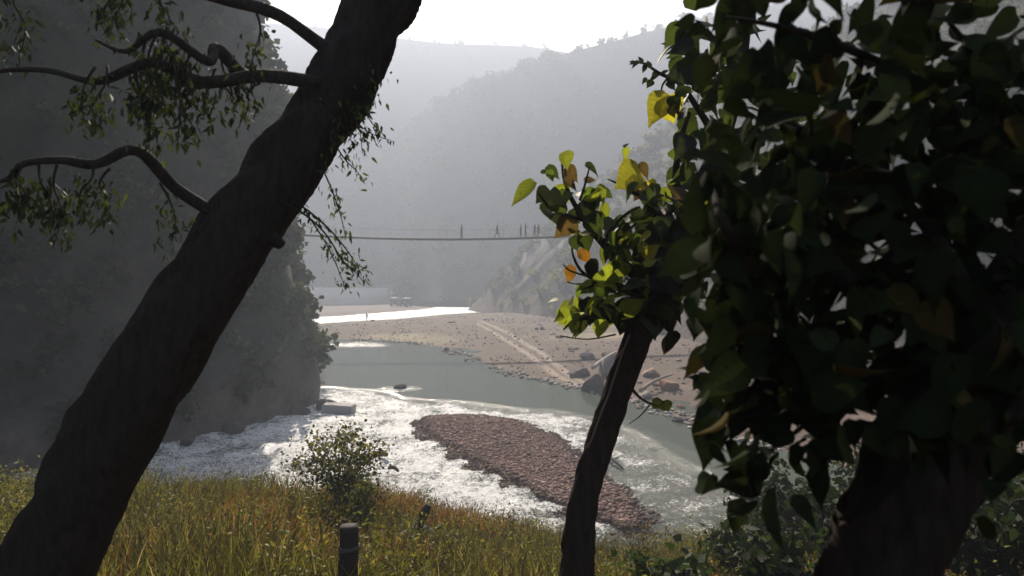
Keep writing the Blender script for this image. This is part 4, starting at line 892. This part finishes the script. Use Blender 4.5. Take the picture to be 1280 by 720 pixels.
def shrub(name, u, v, D, r, label, pal, wts, n=900, leaf=.06, group=None, tall=1.0):
    c = P(u, v, D); c[2] = float(bank_h(np.array([c[0]]), np.array([c[1]]))[0]) - .03
    root = thing(name, c, label, 'shrub', group); chs = []
    for k in range(11):
        a = random.uniform(0, 6.28); t = random.uniform(.3, 1) * r; hh = random.uniform(.7, 1.25) * r * 1.3 * tall
        W = np.array([c, c + (t * .25 * math.cos(a), t * .25 * math.sin(a), hh * .5), c + (t * .7 * math.cos(a), t * .7 * math.sin(a), hh * .85), c + (t * 1.1 * math.cos(a), t * 1.1 * math.sin(a), hh * .95)])
        m3 = MB(); m3.tube(W, [.014, .01, .006, .002], 5, 4); m3.build('stem', M_dark_wood, root)
        nl = n // 11; tt = RNG.uniform(.25, 1, nl) * 3; i = np.minimum(tt.astype(int), 2); p = W[i] + (W[i + 1] - W[i]) * (tt - i)[:, None] + RNG.normal(size=(nl, 3)) * r * .13
        chs.append(leaves(p, rand_dirs(nl, -.1), rand_dirs(nl, .9), RNG.uniform(.6, 1.4, nl) * leaf, RNG.uniform(.8, 1.4, nl), pick(nl, pal, wts), T_FINE))
    leafmesh('foliage', chs, M_fine, root); return root
SH = [(.05, .055, .016), (.11, .105, .025), (.22, .17, .04), (.025, .03, .011)]
shrub('feathery_shrub', 430, 640, 10.5, 1.0, 'dark feathery shrub on the grassy bank at the left by the white water', SH, [4, 3, 2, 3], 3200, .055)
shrub('feathery_shrub', 448, 655, 9.5, .6, 'lower bushy shrub in front of the dark feathery one at left', SH, [3, 4, 2, 2], 1500, .05)
shrub('leafy_shrub', 836, 715, 6.5, .55, 'dark leafy shrub at the lower right beside the trunk', [(.02, .03, .01), (.03, .045, .015)], [1, 1], 500, .11)
shrub('dry_shrub', 800, 700, 11.5, .6, 'dry twiggy brown shrub right of the leaning trunk at the water edge', [(.16, .1, .05), (.1, .07, .035), (.08, .08, .03)], [2, 2, 2], 500, .05)
GS = 'added dark shrubs on the bank under the near tree'  # added shrubs; their dark colour supplies shade that does not fall here
for i, (u, D, r, lab) in enumerate([(925, 8, .6, 'added dark shrub directly under the right-hand leaves, leftmost of its row'), (950, 6, .6, 'added dark shrub low at the bottom edge left of the thick near trunk'), (985, 9, 1.0, 'taller added dark shrub on the bank left of the thick near trunk'), (1060, 7, .9, 'added dark shrub half behind the thick near trunk'),
                                   (1150, 8, 1.1, 'added dark shrub right behind the thick near trunk'), (1230, 6, .9, 'added dark shrub second from the right edge'), (1290, 8, 1.3, 'added dark shrub at the right edge of the bank'), (1100, 11, 1.2, 'added dark shrub farthest out on the bank at right'), (1200, 12, 1.3, 'added dark shrub on the water side at far right'), (960, 12, .9, 'added dark shrub at the water edge right of the dry twiggy one')]):
    shrub('added_bank_shrub', u, 700, D, r, lab, [(.014, .02, .008), (.02, .03, .011), (.03, .035, .014)], [3, 3, 1], 1100, .10, GS)
# things in the weeds
def on_bank(u, D): x = px(u) * D; return np.array([x, D, float(bank_h(np.array([x]), np.array([D]))[0])])
c = on_bank(527, 9.6); rock('weed_stone', c + (0, 0, .2), .3, 'dark grey stone half hidden in the weeds beside the dark stump', (.085, .08, .085), 701, .8)
c = on_bank(507, 9.3); rock('weed_stone', c + (0, 0, .2), .22, 'smaller brown-grey stone left of the dark stump in the weeds', (.2, .16, .14), 702, .8)
c = on_bank(519, 9.3); m2 = MB(); m2.tube([c + (-.04, 0, -.1), c + (.0, 0, .25), c + (.09, .02, .5), c + (.19, .05, .7)], [.12, .09, .07, .05], 10, 6, .3)
props(m2.build('dead_stump', M_dark_wood, base=c), 'dark leaning dead stump standing in the weeds at bottom left', 'stump')
c = on_bank(435, 5.2); m2 = MB(); m2.tube([c + (0, 0, -.2), c + (0, 0, .4), c + (.01, 0, .5), c + (.01, 0, .74)], [.085, .08, .078, .076], 12, 4, .1); root = thing('wooden_post', c, 'dark wooden post in the grass at the bottom left', 'post')
m2.build('shaft', M_dark_wood, root); m2 = MB(); m2.tube([c + (.01, 0, .55), c + (.01, 0, .585)], [.088, .088], 12, 1); m2.build('band', M_steel, root)
